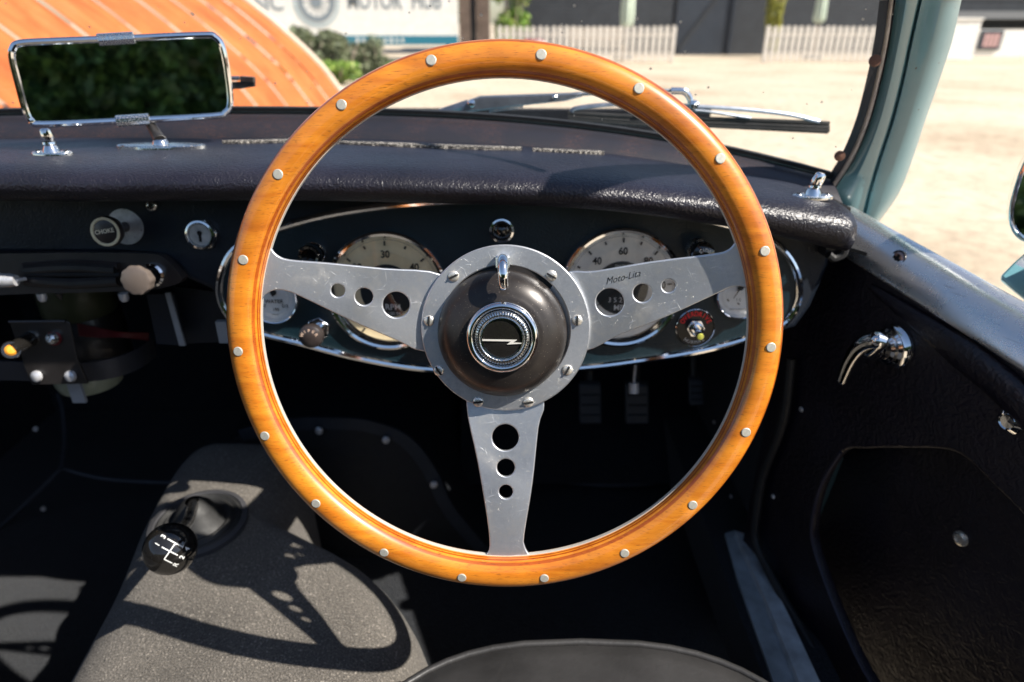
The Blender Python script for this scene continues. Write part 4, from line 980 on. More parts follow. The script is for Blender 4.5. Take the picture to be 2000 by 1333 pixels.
# chrome channel beside the glass, black rubber edge
def strip(off0, off1, yo, mat, name, th=.004):
    b = MB(); secs = []
    for q, a in zip(cr, ca):
        py, y = q.x, q.y / 1000; p = PY(a.x + off0, py, y + yo); r = PY(a.x + off1, py, y + yo - .002); secs.append([p, (p + r) / 2 + V(0, -.002, 0), r, r + V(0, th, 0), p + V(0, th, 0)])
    b.loft(secs); return b.obj(name, mat, ws, None, 60)
strip(-13, 1, .002, simple("bronzed_channel", (.80, .70, .62), .35, .45, var=.3, vs=50), "chrome_channel", .01); strip(-3, 1, -.001, CHROME, "chrome_edge", .006); strip(-17, -12, .004, RUBBER, "rubber_edge", .012); strip(-15, -12, .0, RUBBER, "rubber_bead", .004)
for (px, py, y) in ((1705, 119, .672), (1636, 305, .722)):
    b = MB(); p = PY(px + 4, py, y - .004); b.lathe([(.0055, 0), (.005, .002), (.0001, .0026)], p, (-.3, -1, .2), 16); b.obj("screw", simple("rusty_screw", (.18, .09, .06), .6, .5), ws)
# mirror-image left pillar (outside the frame)
me = pl.data.copy(); 
for v in me.vertices: v.co.x = 2 * CX - v.co.x
me.flip_normals(); link(bpy.data.objects.new("pillar", me), ws)

# ------------------------------------------------------------------ wipers
def wiper(dx, label):
    t = thing("windscreen_wiper", PY(905, 212, .90) + V(dx, 0, 0), label, "wiper", "windscreen wipers")
    Yw = .895; S = lambda px, py, y=Yw: PY(px, py, y) + V(dx, 0, 0)
    b = MB(); b.prism([S(918, 196), S(938, 189), S(1115, 183), S(1138, 181), S(1139, 189), S(1105, 198), S(1058, 203), S(900, 221), S(905, 206)], (0, .012, 0)); o = b.obj("arm", WIPERM, t, None, 20); bevel(o, .0015)
    b = MB(); b.tube([S(1138, 184), S(1250, 179), S(1318, 177), S(1335, 179)], .0022, 8); b.obj("rod", WIPERM, t)
    b = MB(); b.tube(catmull([S(1310, 178, .893), S(1335, 179, .893), S(1346, 190, .893), S(1351, 205, .893), S(1360, 210, .893)], 4), .0042, 10, flat=.6); b.obj("hook", CHROME, t)
    b = MB(); b.lathe([(.0055, -.004), (.0055, .003), (.0001, .004)], S(1355, 205, .888), (0, -1, .2), 14); b.obj("pivot", CHROME, t)
    b = MB(); b.lathe([(.005, 0), (.004, .002), (.0001, .0025)], S(921, 202, .893), (0, -1, .2), 14); b.lathe([(.0035, 0), (.0001, .002)], S(1084, 190, .893), (0, -1, .2), 14); b.obj("rivet", CHROME, t)
    b = MB(); a0, a1 = S(955, 215, .903), S(1022, 206, .903); pts = []
    for k in range(161):
        q = a0.lerp(a1, k / 160); an = k / 160 * 2 * math.pi * 14; pts.append(q + V(0, math.sin(an) * .003, math.cos(an) * .003))
    b.tube(pts, .0008, 5); b.obj("spring", WIPERM, t)
    b = MB(); b.tube([S(860, 222, .91), S(915, 204, .905)], .006, 10); b.obj("spindle", WIPERM, t)
    b = MB(); b.tube(catmull([S(1116, 219), S(1124, 212), S(1170, 206), S(1250, 203), S(1355, 208), S(1450, 214), S(1540, 224), S(1600, 238)], 5), [.0028] * 36, 8, flat=.7); b.obj("blade_bow", WIPERM, t)
    b = MB(); b.tube(catmull([S(1240, 226, .893), S(1350, 216, .893), S(1466, 231, .893)], 5), .0018, 8); b.obj("inner_bow", WIPERM, t)
    for o1, o2, rr, nm in ((0, 0, .0024, "blade_spine"), (0, 9, .0022, "rubber_blade"), (0, 15, .0020, "rubber_lip")):
        b = MB(); b.tube(catmull([S(1110, 221 + o2 * .8), S(1240, 228 + o2), S(1380, 232 + o2), S(1500, 236 + o2), S(1620, 241 + o2)], 5), rr, 8, flat=.7, up=(0, 0, 1)); b.obj(nm, RUBBER, t)
    b = MB(); b.prism([S(1110, 222), S(1240, 228), S(1380, 233), S(1500, 237), S(1621, 242), S(1617, 262), S(1500, 256), S(1380, 250), S(1240, 243), S(1112, 233)], (0, .003, 0)); b.obj("rubber_squeegee", RUBBER, t, None, 0)
wiper(0, "driver side windscreen wiper resting beyond the glass, seen through and right of the wheel rim")
wt2 = thing("windscreen_wiper", PY(470, 160, .885), "passenger side windscreen wiper, only its blade tip showing right of the mirror", "wiper", "windscreen wipers")
b = MB(); S = lambda px, py, y=.885: PY(px, py, y)
b.prism([S(330, 165), S(470, 160), S(497, 157), S(497, 170), S(470, 174), S(330, 180)], (0, .004, 0)); b.obj("rubber_blade", RUBBER, wt2, None, 0)
b = MB(); b.tube([S(200, 168), S(380, 154), S(468, 153)], [.003, .003, .0025], 8); b.obj("blade_bow", WIPERM, wt2)
b = MB(); b.box(S(484, 155), (.016, .008, .006), Matrix.Rotation(R(4), 3, 'Y')); b.obj("end_clip", BLACKM, wt2)
b = MB(); b.tube([S(60, 215, .91), S(150, 190, .9), S(300, 160, .89)], [.005, .004, .003], 8); b.obj("arm", WIPERM, wt2)

# ------------------------------------------------------------------ rear view mirror
mc = PY(238, 155, .70); nm = Vector((.33, -.93, .03)).normalized()
rm = thing("rear_view_mirror", mc, "rectangular chrome-framed rear view mirror on a black stem, reflecting dark green hedge", "mirror")
mx = Vector((0, 0, 1)).cross(nm).normalized() * 1; myv = nm.cross(mx)
def M(px, py, off=0): return PP(px, py, mc + nm * off, nm)
mpx = [(40, 85), (100, 81), (230, 76), (395, 69), (420, 73), (434, 92), (444, 140), (450, 200), (440, 220), (415, 227), (250, 236), (85, 243), (62, 236), (50, 215), (35, 160), (24, 115), (26, 95)]
mo = catmull([M(*p) for p in mpx], 5, True)
b = MB(); b.tube(mo, .0032, 10, loop=True, up=nm); b.obj("frame", CHROME, rm)
b = MB(); ctr = sum(mo, Vector()) / len(mo); b.prism([p - nm * .0035 for p in mo], -nm * .010); b.obj("back_shell", CHROME, rm, None, 30)
b = MB(); n = len(mo); b.add([p + nm * .0006 for p in mo], [tuple(range(n))]); b.obj("mirror_glass", MIRROR, rm, None, 0)
for pa, pb2 in (((192, 78), (262, 74)), ((228, 237), (292, 233))):
    b = MB(); p, q = M(*pa, .0015), M(*pb2, .0015); b.tube([p, p.lerp(q, .5), q], .0054, 10); b.obj("clip", PITTED, rm)
base = padtop(316, 288, .0); b = MB(); top = M(291, 238, -.006)
b.tube([top, top.lerp(base, .5) + V(0, .002, 0), base + V(0, 0, .006)], [.0045, .0055, .0065], 14); b.obj("stem", BLACKM, rm)
b = MB(); b.lathe([(.0085, 0), (.0080, .003), (.0065, .006), (.0055, .007)], base + V(0, 0, .001), (0, 0, 1), 24); b.obj("collar", CHROME, rm)
b = MB(); n = 30; b.loft([[base + V(.045 * math.cos(a) * s, .013 * math.sin(a) * s, z) for a in [2 * math.pi * k / n for k in range(n)]] for s, z in ((1, -.002), (1, .002), (.95, .003), (.3, .0035))]); b.obj("base_plate", PITTED, rm)

# ------------------------------------------------------------------ heater unit and controls under the dash (left)
HY = .640
HP = Vector((0, HY, .75)); hn = Vector((0, -1, .18)).normalized()
def Hh(px, py, off=0): return PP(px, py, HP + hn * off, hn)
hc = thing("heater_control_panel", Hh(180, 540), "dark metal heater control panel with a slide slot and round pull knob", "control panel")
op = catmull([Hh(*p) for p in ((-160, 496), (0, 496), (150, 494), (290, 496), (322, 506), (345, 530), (355, 548), (330, 560), (270, 568), (100, 573), (-160, 574))], 4, True)
b = MB(); b.prism(op, -hn * .012); o = b.obj("plate", BROWNM, hc, None, 30); bevel(o, .003, 3, 40)
for pts, rr, m, nme in ((((52, 527), (140, 522), (228, 527)), .0065, BLACKM, "slot_rail"), (((52, 547), (140, 553), (232, 548)), .0060, STEEL, "slot_rail"), (((46, 520), (140, 515), (232, 520)), .0035, BROWNM, "slot_lip")):
    b = MB(); b.tube(catmull([Hh(px, py, .003) for px, py in pts], 8), rr, 10); b.obj(nme, BLACKM if nme != "slot_lip" else m, hc)
b = MB(); b.tube(catmull([Hh(px, py, .0065) for px, py in ((50, 537), (140, 537), (235, 537))], 5), .0022, 8); b.obj("slot", VOID, hc)
cb_ = Hh(300, 537, .0); b = MB(); b.lathe([(.0125, 0), (.0122, .004), (.0100, .0055), (.0080, .003), (.0075, 0)], cb_, hn, 32); b.obj("knob_collar", CHROME, hc)
t = nearest_on_axis(266, 541, cb_, hn); kk = cb_ + hn * max(.012, min(.06, t)); b = MB(); b.tube([cb_, kk], .0062, 12); b.obj("knob_shaft", BLACKM, hc)
b = MB(); n = 48; secs = []
for z, rr in ((-.009, .010), (-.006, .0140), (.002, .0148), (.0045, .0140), (.0055, .012)):
    secs.append([kk + hn * z + (EX * math.cos(a) + hn.cross(EX) * math.sin(a)) * rr * (1 + .03 * math.cos(10 * a)) for a in [2 * math.pi * k / n for k in range(n)]])
b.loft(secs); b.obj("pull_knob", simple("brown_bakelite", (.13, .105, .09), .38, 0, .2, var=.15), hc)
b = MB(); l0 = Hh(-10, 548, .02); l1 = Hh(32, 548, .02); b.tube([l0, l0.lerp(l1, .7), l1], [.0075, .0068, .0055], 14); b.tube([l1, Hh(50, 545, .012)], .002, 8); b.obj("slide_lever", STEEL, hc)
for px in (80, 240):
    b = MB(); b.lathe([(.0048, 0), (.0048, .006), (.003, .009), (.0001, .009)], Hh(px, 573, -.004), (0, 0, -1), 14); b.obj("fixing_nut", STEEL, hc)
b = MB(); b.lathe([(.004, 0), (.001, .008)], Hh(115, 572, -.004), (0, 0, -1), 10); b.obj("fixing_point", BLACKM, hc)

hu = thing("heater_unit", PY(140, 690, .74), "cream enamel heater canister in black bracket under the dash", "heater")
def can_lathe(nm, m, px, y, r, pt, pb, bowl=0):
    p0, p1 = PY(px, pt, y - r), PY(px, pb, y - r); b = MB(); c = Vector((p0.x, y, 0))
    b.lathe([(.0001, p1.z - bowl), (r * .6, p1.z - bowl * .9), (r * .92, p1.z - bowl * .3), (r, p1.z + .006), (r, p0.z), (r * .95, p0.z + .004), (.0001, p0.z + .004)], c, (0, 0, 1), 40); b.obj(nm, m, hu)
can_lathe("upper_canister", OLIVE_SHADE, 95, .78, .043, 560, 636)
can_lathe("canister_body", BLACKM, 120, .80, .045, 636, 752)  # same can as below; black here and olive above paint in its shade
can_lathe("lower_canister", CREAMP, 134, .765, .040, 750, 776, .006)
b = MB(); b.box(PY(150, 765, .70), (.016, .004, .03)); b.obj("canister_clip", GREYP, hu)
brp = [(18, 629), (128, 627), (136, 632), (150, 700), (172, 750), (62, 752), (46, 715), (40, 690), (28, 660)]
b = MB(); b.prism([PY(px, py, .665) for px, py in brp], (0, .003, 0)); o = b.obj("bracket", BLACKM, hu, None, 20); bevel(o, .0008)
b = MB(); b.tube([PY(18, 629, .665), PY(128, 628, .665)], .0018, 8); b.obj("bracket_lip", BROWNM, hu)
for px, py in ((73, 735), (139, 735)):
    b = MB(); p = PY(px, py, .664); b.lathe([(.0068, 0), (.0062, .003), (.004, .0045), (.0001, .005)], p, (-.15, -1, .3), 20); b.obj("bolt", STEEL, hu)
b = MB(); p = PY(106, 661, .664); b.lathe([(.0082, 0), (.0082, .001)], p, (0, -1, .3), 20); b.lathe([(.0001, .001), (.0082, .001)], p, (0, -1, .3), 20); b.obj("red_washer", REDW, hu)
b = MB(); b.lathe([(.0068, .001), (.0060, .006), (.0035, .008), (.0030, .004), (.0001, .004)], p, (-.15, -1, .3), 20); b.obj("switch_socket", PITTED, hu)
b = MB(); p = PY(62, 661, .664); b.lathe([(.0085, 0), (.0078, .003), (.006, .003)], p, (0, -1, .3), 20); sw = b.obj("switch_collar", PITTED, hu)
q = PY(22, 684, .640); b = MB(); b.tube([p, p.lerp(q, .75), q], [.0085, .0080, .0070], 16); b.obj("switch_barrel", GLOSSB, hu)
b = MB(); dq = (q - p).normalized(); b.lathe([(.0098, -.006), (.0100, 0), (.0088, .003), (.006, .003)], q, (CAMH - q).normalized(), 24); b.obj("switch_ring", GLOSSB, hu)
b = MB(); b.lathe([(.0064, .002), (.004, .0045), (.0001, .005)], q, (CAMH - q).normalized(), 20); b.obj("amber_lens", AMBER, hu)
bar = [PY(px, py, y) for px, py, y in ((-160, 728, .70), (0, 725, .69), (60, 727, .69), (160, 728, .69), (220, 720, .70), (270, 702, .73), (300, 680, .77))]
b = MB(); secs = []
for p in catmull(bar, 6): secs.append([p + V(0, 0, .0125), p + V(0, 0, -.0125), p + V(0, .004, -.0125), p + V(0, .004, .0125)])
b.loft(secs); o = b.obj("support_band", simple("worn_black_band", (.045, .045, .052), .4, .2), hu, None, 40)
for k in range(5):
    b = MB(); y0 = 640 + k * 4; b.tube(catmull([PY(150, y0 - 6 + k, .76), PY(190, y0 + 2, .75), PY(235, y0 + 10 - k * 2, .75), PY(290, y0 + 12 - k, .77)], 6), .0013, 6); b.obj("red_wire", REDW, hu)
b = MB(); b.prism([PY(px, py, .70) for px, py in ((286, 575), (340, 575), (362, 676), (306, 672))], (0, .004, 0)); b.obj("steady_bracket", FASC, hu, None, 0)
b = MB(); b.prism([PY(px, py, .698) for px, py in ((322, 573), (332, 572), (362, 676), (350, 676))], (0, .003, 0)); b.obj("bracket_edge", GREYP, hu, None, 0)
b = MB(); b.prism([PY(px, py, .72) for px, py in ((340, 560), (420, 570), (446, 620), (448, 668), (362, 672))], (0, .004, 0)); b.obj("side_plate", FASC, hu, None, 0)

# ------------------------------------------------------------------ pedals
def pedal(px0, px1, py0, py1, y, label, top=None):
    p = PY((px0 + px1) / 2, py1, y); t = thing("pedal", p, label, "pedal", "pedals in the dark driver footwell")
    b = MB(); pts = [PY(px0, py0, y), PY(px1, py0, y), PY(px1 + 1, py1, y - .02), PY(px0 + 1, py1, y - .02)]; b.prism(pts, (0, .010, .004)); o = b.obj("pedal_pad", simple("pedal_rubber_%d" % px0, (.045, .048, .055), .45), t, None, 30); bevel(o, .003, 2)
    a = (pts[0] + pts[1] + pts[2] + pts[3]) / 4 + V(0, .012, 0); b = MB(); b.tube([a, a + V(0, .03, .06), V(a.x, y + .04, .72)], .008, 8); b.obj("pedal_arm", BLACKM, t)
    for k in range(3):
        b = MB(); q = pts[0].lerp(pts[3], .25 + k * .25); r2 = pts[1].lerp(pts[2], .25 + k * .25); b.tube([q.lerp(r2, .1) + V(0, -.001, 0), q.lerp(r2, .9) + V(0, -.001, 0)], .0015, 6); b.obj("tread_rib", RUBBER, t)
pedal(1131, 1174, 752, 830, 1.0, "leftmost of the three dark pedals seen between spoke and rim"); pedal(1221, 1267, 752, 830, 1.0, "middle of the three dark pedals below the right spoke"); pedal(1345, 1374, 742, 794, .98, "rightmost and shortest of the three dark pedals, beside the rim")

# ------------------------------------------------------------------ door
DN = Vector((1, .297, 0)).normalized(); D0 = Vector((.365, .67, .6))
def Dp(px, py, off=0): return PP(px, py, D0 + DN * off, DN)
DT = Vector((-.297, 1, 0)).normalized()                       # along the door, forwards
door = thing("car_door", Dp(1800, 900), "black vinyl trimmed driver door with polished alloy capping and chrome handle", "door")
DM = frame(D0, -DT, Vector((0, 0, 1)), -DN)                  # local z faces the cockpit
def d2(p): q = p - D0; return (q.dot(-DT), q.z)
cap_c = [(1638, 428), (1668, 446), (1735, 486), (1800, 524), (1860, 559), (1925, 598), (2000, 641), (2120, 712), (2300, 820)]
capw = [Dp(px, py, .022) for px, py in cap_c]
# door card with pocket opening
top = [d2(p + V(0, 0, -.004)) for p in catmull(capw, 4)]
xs0 = d2(Dp(1560, 600))[0]; 
out = [(xs0 - .02, d2(Dp(1600, 480))[1] - .01)] + top + [(1.2, top[-1][1] - .02), (1.2, -.38), (xs0 - .02, -.38)]
hole_px = [(1642, 884), (1690, 877), (1770, 876), (1850, 880), (1895, 905), (1940, 950), (2000, 1010), (2080, 1100), (2120, 1250), (2100, 1400), (1950, 1480), (1800, 1440), (1705, 1340), (1640, 1210), (1592, 1080), (1586, 1020), (1605, 945)]
hole = [d2(p) for p in catmull([Dp(*p) for p in hole_px], 4, True)]
def plate2(name, outline, hole, thick, bev, mat, parent, world):
    cu = bpy.data.curves.new(name, 'CURVE'); cu.dimensions = '2D'; cu.fill_mode = 'BOTH'
    for pts in (outline, hole):
        s = cu.splines.new('POLY'); s.points.add(len(pts) - 1); s.use_cyclic_u = True
        for p, q in zip(s.points, pts): p.co = (q[0], q[1], 0, 1)
    cu.extrude = thick / 2 - bev; cu.bevel_depth = bev; cu.bevel_resolution = 3; cu.offset = -bev
    tmp = bpy.data.objects.new("tmp", cu); col.objects.link(tmp); dg = bpy.context.evaluated_depsgraph_get(); dg.update(); me = bpy.data.meshes.new_from_object(tmp.evaluated_get(dg)); bpy.data.objects.remove(tmp); bpy.data.curves.remove(cu)
    me.name = name; me.transform(Matrix.Translation((0, 0, -thick / 2))); me.materials.clear(); me.materials.append(mat); me.polygons.foreach_set('use_smooth', [True] * len(me.polygons)); me.set_sharp_from_angle(angle=R(40))
    return link(bpy.data.objects.new(name, me), parent, world=world)
plate2("door_card", out, hole, .014, .004, DOORV, door, DM)
b = MB(); b.tube([Dp(px, py, -.001) for px, py in [(p.x, p.y) for p in catmull([(*q, 0) for q in hole_px[9:] + hole_px[:1]], 4)]], .0022, 8); b.obj("pocket_piping", simple("pocket_piping_vinyl", (.03, .028, .045), .4), door)
pts = [(xs0, -.38), (1.15, -.38), (1.15, .0), (xs0, .0)]
b = MB(); b.add([D0 + DN * .07 - DT * a + V(0, 0, c) for a, c in pts], [(0, 1, 2, 3)]); b.obj("pocket_back", DOORV, door, None, 0)
b = MB(); pp = [Dp(1642, 890, .02), Dp(1648, 895, .0695), Dp(1594, 1030, .0695), Dp(1588, 1015, .02)]; b.add(pp, [(0, 1, 2, 3)]); b.obj("pocket_edge", simple("pocket_edge_paint", (.03, .09, .12), .5), door, None, 0)
p = Dp(1877, 1052, .0695); b = MB(); b.lathe([(.0085, 0), (.0080, .002), (.005, .0035), (.0045, .002), (.0001, .002)], p, -DN, 20); b.obj("pocket_screw", NICKEL, door)
p = Dp(1976, 822, -.001); b = MB(); b.lathe([(.0115, 0), (.0112, .002), (.0070, .006), (.0060, .005), (.0001, .0052)], p, -DN, 28); b.obj("trim_stud", CHROME, door)
for px, py in ((1565, 800), (1510, 970), (1428, 970), (1395, 825)):
    b = MB(); b.lathe([(.0035, 0), (.003, .0015), (.0001, .002)], Dp(px, py, -.001) if px > 1500 else PP(px, py, (.355, 0, 0), V(1, 0, 0)), -DN, 12); b.obj("trim_pin", STEEL, door)
# padded bulge under the capping
bul = [Dp(px, py, -.002) for px, py in ((1700, 560), (1790, 625), (1880, 690), (1960, 755), (2060, 850), (2200, 960))]
b = MB(); b.tube(catmull(bul, 5), [.004 + .012 * min(1, i / 10) for i in range(26)], 12, flat=.5, up=(0, 0, 1)); b.obj("padded_roll", DOORV, door, None, 60)
# capping: D-section alloy rail
b = MB(); secs = []; path = catmull(capw, 6)
for i, p in enumerate(path):
    t = (path[min(i + 1, len(path) - 1)] - path[max(i - 1, 0)]).normalized(); side = t.cross(V(0, 0, 1)).normalized()
    if side.dot(DN) < 0: side = -side
    up = side.cross(t); up = up if up.z > 0 else -up; s = .90 if i == 0 else 1; sc = [(-.0300, -.022), (-.0290, -.014), (-.0240, -.004), (-.0170, .0065), (-.0085, .0145), (.001, .0180), (.011, .016), (.019, .009), (.023, -.004), (.021, -.020)]
    secs.append([p + side * (a * s) + up * (c * s) for a, c in sc])
b.loft(secs); cap = b.obj("alloy_capping", RAIL, door, None, 60); sm = cap.modifiers.new("sub", 'SUBSURF'); sm.levels = 2; sm.render_levels = 2
ps = Dp(1753, 506, .0055); ax = (CAMH - ps).normalized(); b = MB(); b.lathe([(.0088, -.006), (.0088, .0008), (.0078, .0012), (.0070, -.002), (.0001, -.002)], ps, (-DN + V(0, 0, .35)).normalized(), 28); b.obj("screw_recess", BLACKM, door)
sax = (-DN + V(0, 0, .35)).normalized(); s, m = add_screw(ps + sax * -.001, .0062, .0026, door, sax, sax.orthogonal(), True, simple("coppery_screw", (.50, .34, .30), .3, 1), .6)
link(bpy.data.objects.new("cross_slot", slot_mesh(.0062, .0026, True)), s, world=m)
# interior handle
hb = Dp(1748, 676, -.001); b = MB(); b.lathe([(.0225, 0), (.0222, .003), (.0195, .006), (.0185, .009), (.0155, .011), (.0145, .014), (.0115, .016), (.0105, .022)], hb, -DN, 40); b.obj("handle_boss", CHROME, door)
b = MB(); b.tube([hb - DN * .014, hb - DN * .032, ], .0095, 20); b.obj("handle_neck", BLACKM, door)
hp0 = hb - DN * .034; ln = (hb - CAMH).length
pth = [hb - DN * .022, hb - DN * .031] + [PP(px, py, hb - DN * k, DN) for px, py, k in ((1716, 666, .040), (1697, 668, .043), (1678, 680, .044), (1662, 702, .044), (1650, 728, .043), (1642, 750, .042))]
b = MB(); pth = catmull(pth, 10); n = len(pth); b.tube(pth, [.0098 - .0048 * (i / (n - 1)) ** 1.4 for i in range(n - 3)] + [.0045, .0035, .0015], 28, up=(0.3, .2, 1)); b.obj("handle_lever", CHROME, door)
# outer skin of the door
b = MB(); secs = []
for i, p in enumerate(path):
    secs.append([p + DN * .018 + V(0, 0, .010), p + DN * .045 + V(0, 0, -.02), p + DN * .075 + V(0, 0, -.08), p + DN * .095 + V(0, 0, -.20), V(*(p + DN * .08).to_2d(), .25)])
b.loft(secs, closed=False, caps=False); b.obj("outer_skin", TEAL, door)
# wing mirror
mp = CAMH + ray(2066, 372).normalized() * .78; md = (CAMH - mp).normalized() * .6 + V(0, -.6, 0); md.normalize()
dm = thing("door_mirror", mp, "chrome door mirror cut off by the right edge of the photo, above the door", "mirror")
b = MB(); upv = (V(0, 0, 1) - md * md.z).normalized(); sd_ = md.cross(upv); n = 40
def ell(s, z): return [mp + sd_ * (math.copysign(abs(math.cos(a)) ** .75, math.cos(a)) * .034 * s) + upv * (math.copysign(abs(math.sin(a)) ** .75, math.sin(a)) * .050 * s) + md * z for a in [2 * math.pi * k / n for k in range(n)]]
b.loft([ell(s, z) for s, z in ((.3, -.045), (.65, -.036), (.9, -.018), (1.0, 0), (1.0, .006), (.94, .008), (.90, .004))], caps=False); b.obj("housing", CHROME, dm, None, 60)
b = MB(); b.add(ell(.92, .003), [tuple(range(n))]); b.obj("mirror_glass", MIRROR, dm, None, 0)
b = MB(); ft_ = capw[6] + DN * .085 + V(0, 0, -.06); b.tube(catmull([mp - upv * .045 - md * .015, mp.lerp(ft_, .5), ft_], 6), [.005] * 13, 12); b.obj("arm", CHROME, dm)
b = MB(); pl_ = lambda px, py: PP(px, py, capw[5] + DN * .05, DN)
b.prism([pl_(1938, 549), pl_(1965, 520), pl_(2002, 487), pl_(2060, 440), pl_(2110, 470), pl_(2110, 660), pl_(2010, 606)], DN * .035); o = b.obj("base", CHROME, dm, None, 30); bevel(o, .008, 4)

# sill strip, seal, door frame post
b = MB(); b.prism([PZ(1416, 1042, .30), PZ(1436, 1036, .30), PZ(1500, 1178, .30), PZ(1560, 1333, .30), PZ(1620, 1480, .30), PZ(1560, 1480, .30), PZ(1500, 1300, .30), PZ(1440, 1130, .30)], (0, 0, -.01))
sl = thing("door_sill", PZ(1500, 1200, .30), "worn blue-grey alloy door sill strip beside the seat", "sill")
b.obj("lower_strip", SILL, sl, None, 0)
b = MB(); b.prism([PZ(1436, 1037, .312), PZ(1462, 1044, .312), PZ(1470, 1066, .312), PZ(1540, 1200, .312), PZ(1602, 1333, .312), PZ(1660, 1470, .312), PZ(1625, 1470, .312), PZ(1562, 1333, .312), PZ(1500, 1180, .312)], (0, 0, -.012)); b.obj("upper_strip", simple("worn_sill_alloy_light", (.62, .68, .72), .4, .2, var=.3, vs=40), sl, None, 0)
b = MB(); b.tube(catmull([PP(px, py, D0 - DN * .012, DN) for px, py in ((1545, 700), (1530, 820), (1490, 930), (1478, 1000), (1476, 1060), (1520, 1150), (1600, 1290), (1650, 1380))], 6), .006, 10); b.obj("door_seal", RUBBER, sl)
b = MB(); b.box((.345, .60, .25), (.09, 1.2, .09)); b.obj("sill_box", CARPETD, sl, None, 0)

# ------------------------------------------------------------------ seats
def cushion(name, cx, hw, y0, y1, zt, label, front):
    t = thing(name, (cx, (y0 + y1) / 2, .22), label, "seat", "black seats of the car"); b = MB(); n = 32; secs = []
    # rounded plan outline with a crowned top
    def plan(s, z, sag=0):
        pts = []
        for k in range(64):
            a = 2 * math.pi * k / 64; e = .62; x = math.copysign(abs(math.cos(a)) ** e, math.cos(a)) * hw * s; yy = math.copysign(abs(math.sin(a)) ** (e * 1.05), math.sin(a)); y = (y0 + y1) / 2 + yy * (y1 - y0) / 2 * s
            fr = .022 * (1 - (x / hw) ** 2) if yy > 0 else 0
            pts.append((cx + x, y + fr * s, z + .012 * (1 - (x / hw) ** 2)))
        return pts
    for s, z in ((.97, zt - .17), (1.0, zt - .12), (1.0, zt - .03), (.985, zt - .014), (.955, zt - .004), (.90, zt), (.7, zt + .002), (.4, zt - .004), (.05, zt - .008)): secs.append(plan(s, z))
    b.loft(secs); b.obj("cushion", SEATV, t, None, 70)
    b = MB(); b.tube(plan(.972, zt - .0055), .0034, 8, loop=True); b.obj("piping", SEATV, t, None, 70)
    b = MB(); b.box((cx, y0 - .05, zt + .14), (hw * 1.9, .10, .30)); o = b.obj("backrest", SEATV, t); bevel(o, .04, 4)
    return t
seat_d = cushion("driver_seat", .065, .232, -.08, .425, .470, "black leather driver seat cushion below the wheel, partly sunlit", 0)
seat_p = cushion("passenger_seat", -.765, .250, -.08, .545, .40, "black leather passenger seat cushion at the bottom left corner, partly sunlit", 0)

# ================================================================== STEERING WHEEL
WR = Matrix(((.99965, 0, -.02658, -.0073344), (-.02587, .23021, -.9728, .42531735), (.00612, .97314, .23013, .79717138), (0, 0, 0, 1)))
Wn = Vector((-.02658, -.9728, .23013)).normalized(); Wo = WR.translation.copy(); Winv = WR.inverted()
def W(px, py, z=0): return Winv @ PP(px, py, Wo + Wn * z, Wn)       # local point at local height z
sw_ = thing("steering_wheel", None, "wood-rimmed steering wheel with three drilled aluminium spokes and black hub cap", "steering wheel", world=WR)
RC = .1884; HWD, HD = .0118, .0125; ZC = -.0125
def rim_part(name, mat, z_lo, z_hi, inset=0, e=2.35):
    """part of the rim's superelliptic section between two local heights"""
    b = MB(); N = 180; secs = []
    # section outline, angle list
    outer = []; 
    K = 16
    zs = [z_lo + (z_hi - z_lo) * .5 * (1 - math.cos(math.pi * k / K)) for k in range(K + 1)]
    def half(z):
        q = min(1, abs((z - ZC) / HD)); return max(0, (HWD - inset)) * (1 - q ** e) ** (1 / e)
    sec = [(RC + half(z), z) for z in zs] + [(RC - half(z), z) for z in reversed(zs)]
    for i in range(N):
        a = 2 * math.pi * i / N; secs.append([(r * math.cos(a), r * math.sin(a), z) for r, z in sec])
    b.loft(secs, True, False, 0, True); o = b.obj(name, mat, sw_, WR, 30); return o
fw = rim_part("front_rim_wood", WOOD, -.0122, ZC + HD)
core = rim_part("aluminium_core", ALU_STRIP, -.0168, -.0122, -.0004)
bw = rim_part("rear_rim_wood", WOOD, ZC - HD, -.0168)
rivs = [(1057, 107), (842, 118), (667, 205), (543, 341), (475, 508), (465, 687), (517, 852), (617, 984), (750, 1080), (902, 1129), (1063, 1130), (1220, 1081), (1353, 987), (1457, 845), (1506, 679), (1494, 491), (1407, 310), (1248, 173)]
b = MB(); b.lathe([(.0001, .0006), (.0030, .0006), (.00345, .0003), (.0036, -.002)], (0, 0, 0), (0, 0, 1), 20); rme = b.mesh("rivet", RIVET, 30)
def rim_z(r):
    q = min(1, abs(r - RC) / HWD); return ZC + HD * (1 - q ** 2.35) ** (1 / 2.35)
for px, py in rivs:
    p = W(px, py, 0); r = math.hypot(p.x, p.y); p.z = rim_z(r); sl_ = (rim_z(r + .001) - rim_z(r - .001)) / .002
    nz = Vector((-sl_ * p.x / r, -sl_ * p.y / r, 1)).normalized(); ex = nz.orthogonal().normalized()
    link(bpy.data.objects.new("rivet", rme), sw_, world=WR @ frame(p, ex, nz.cross(ex), nz))
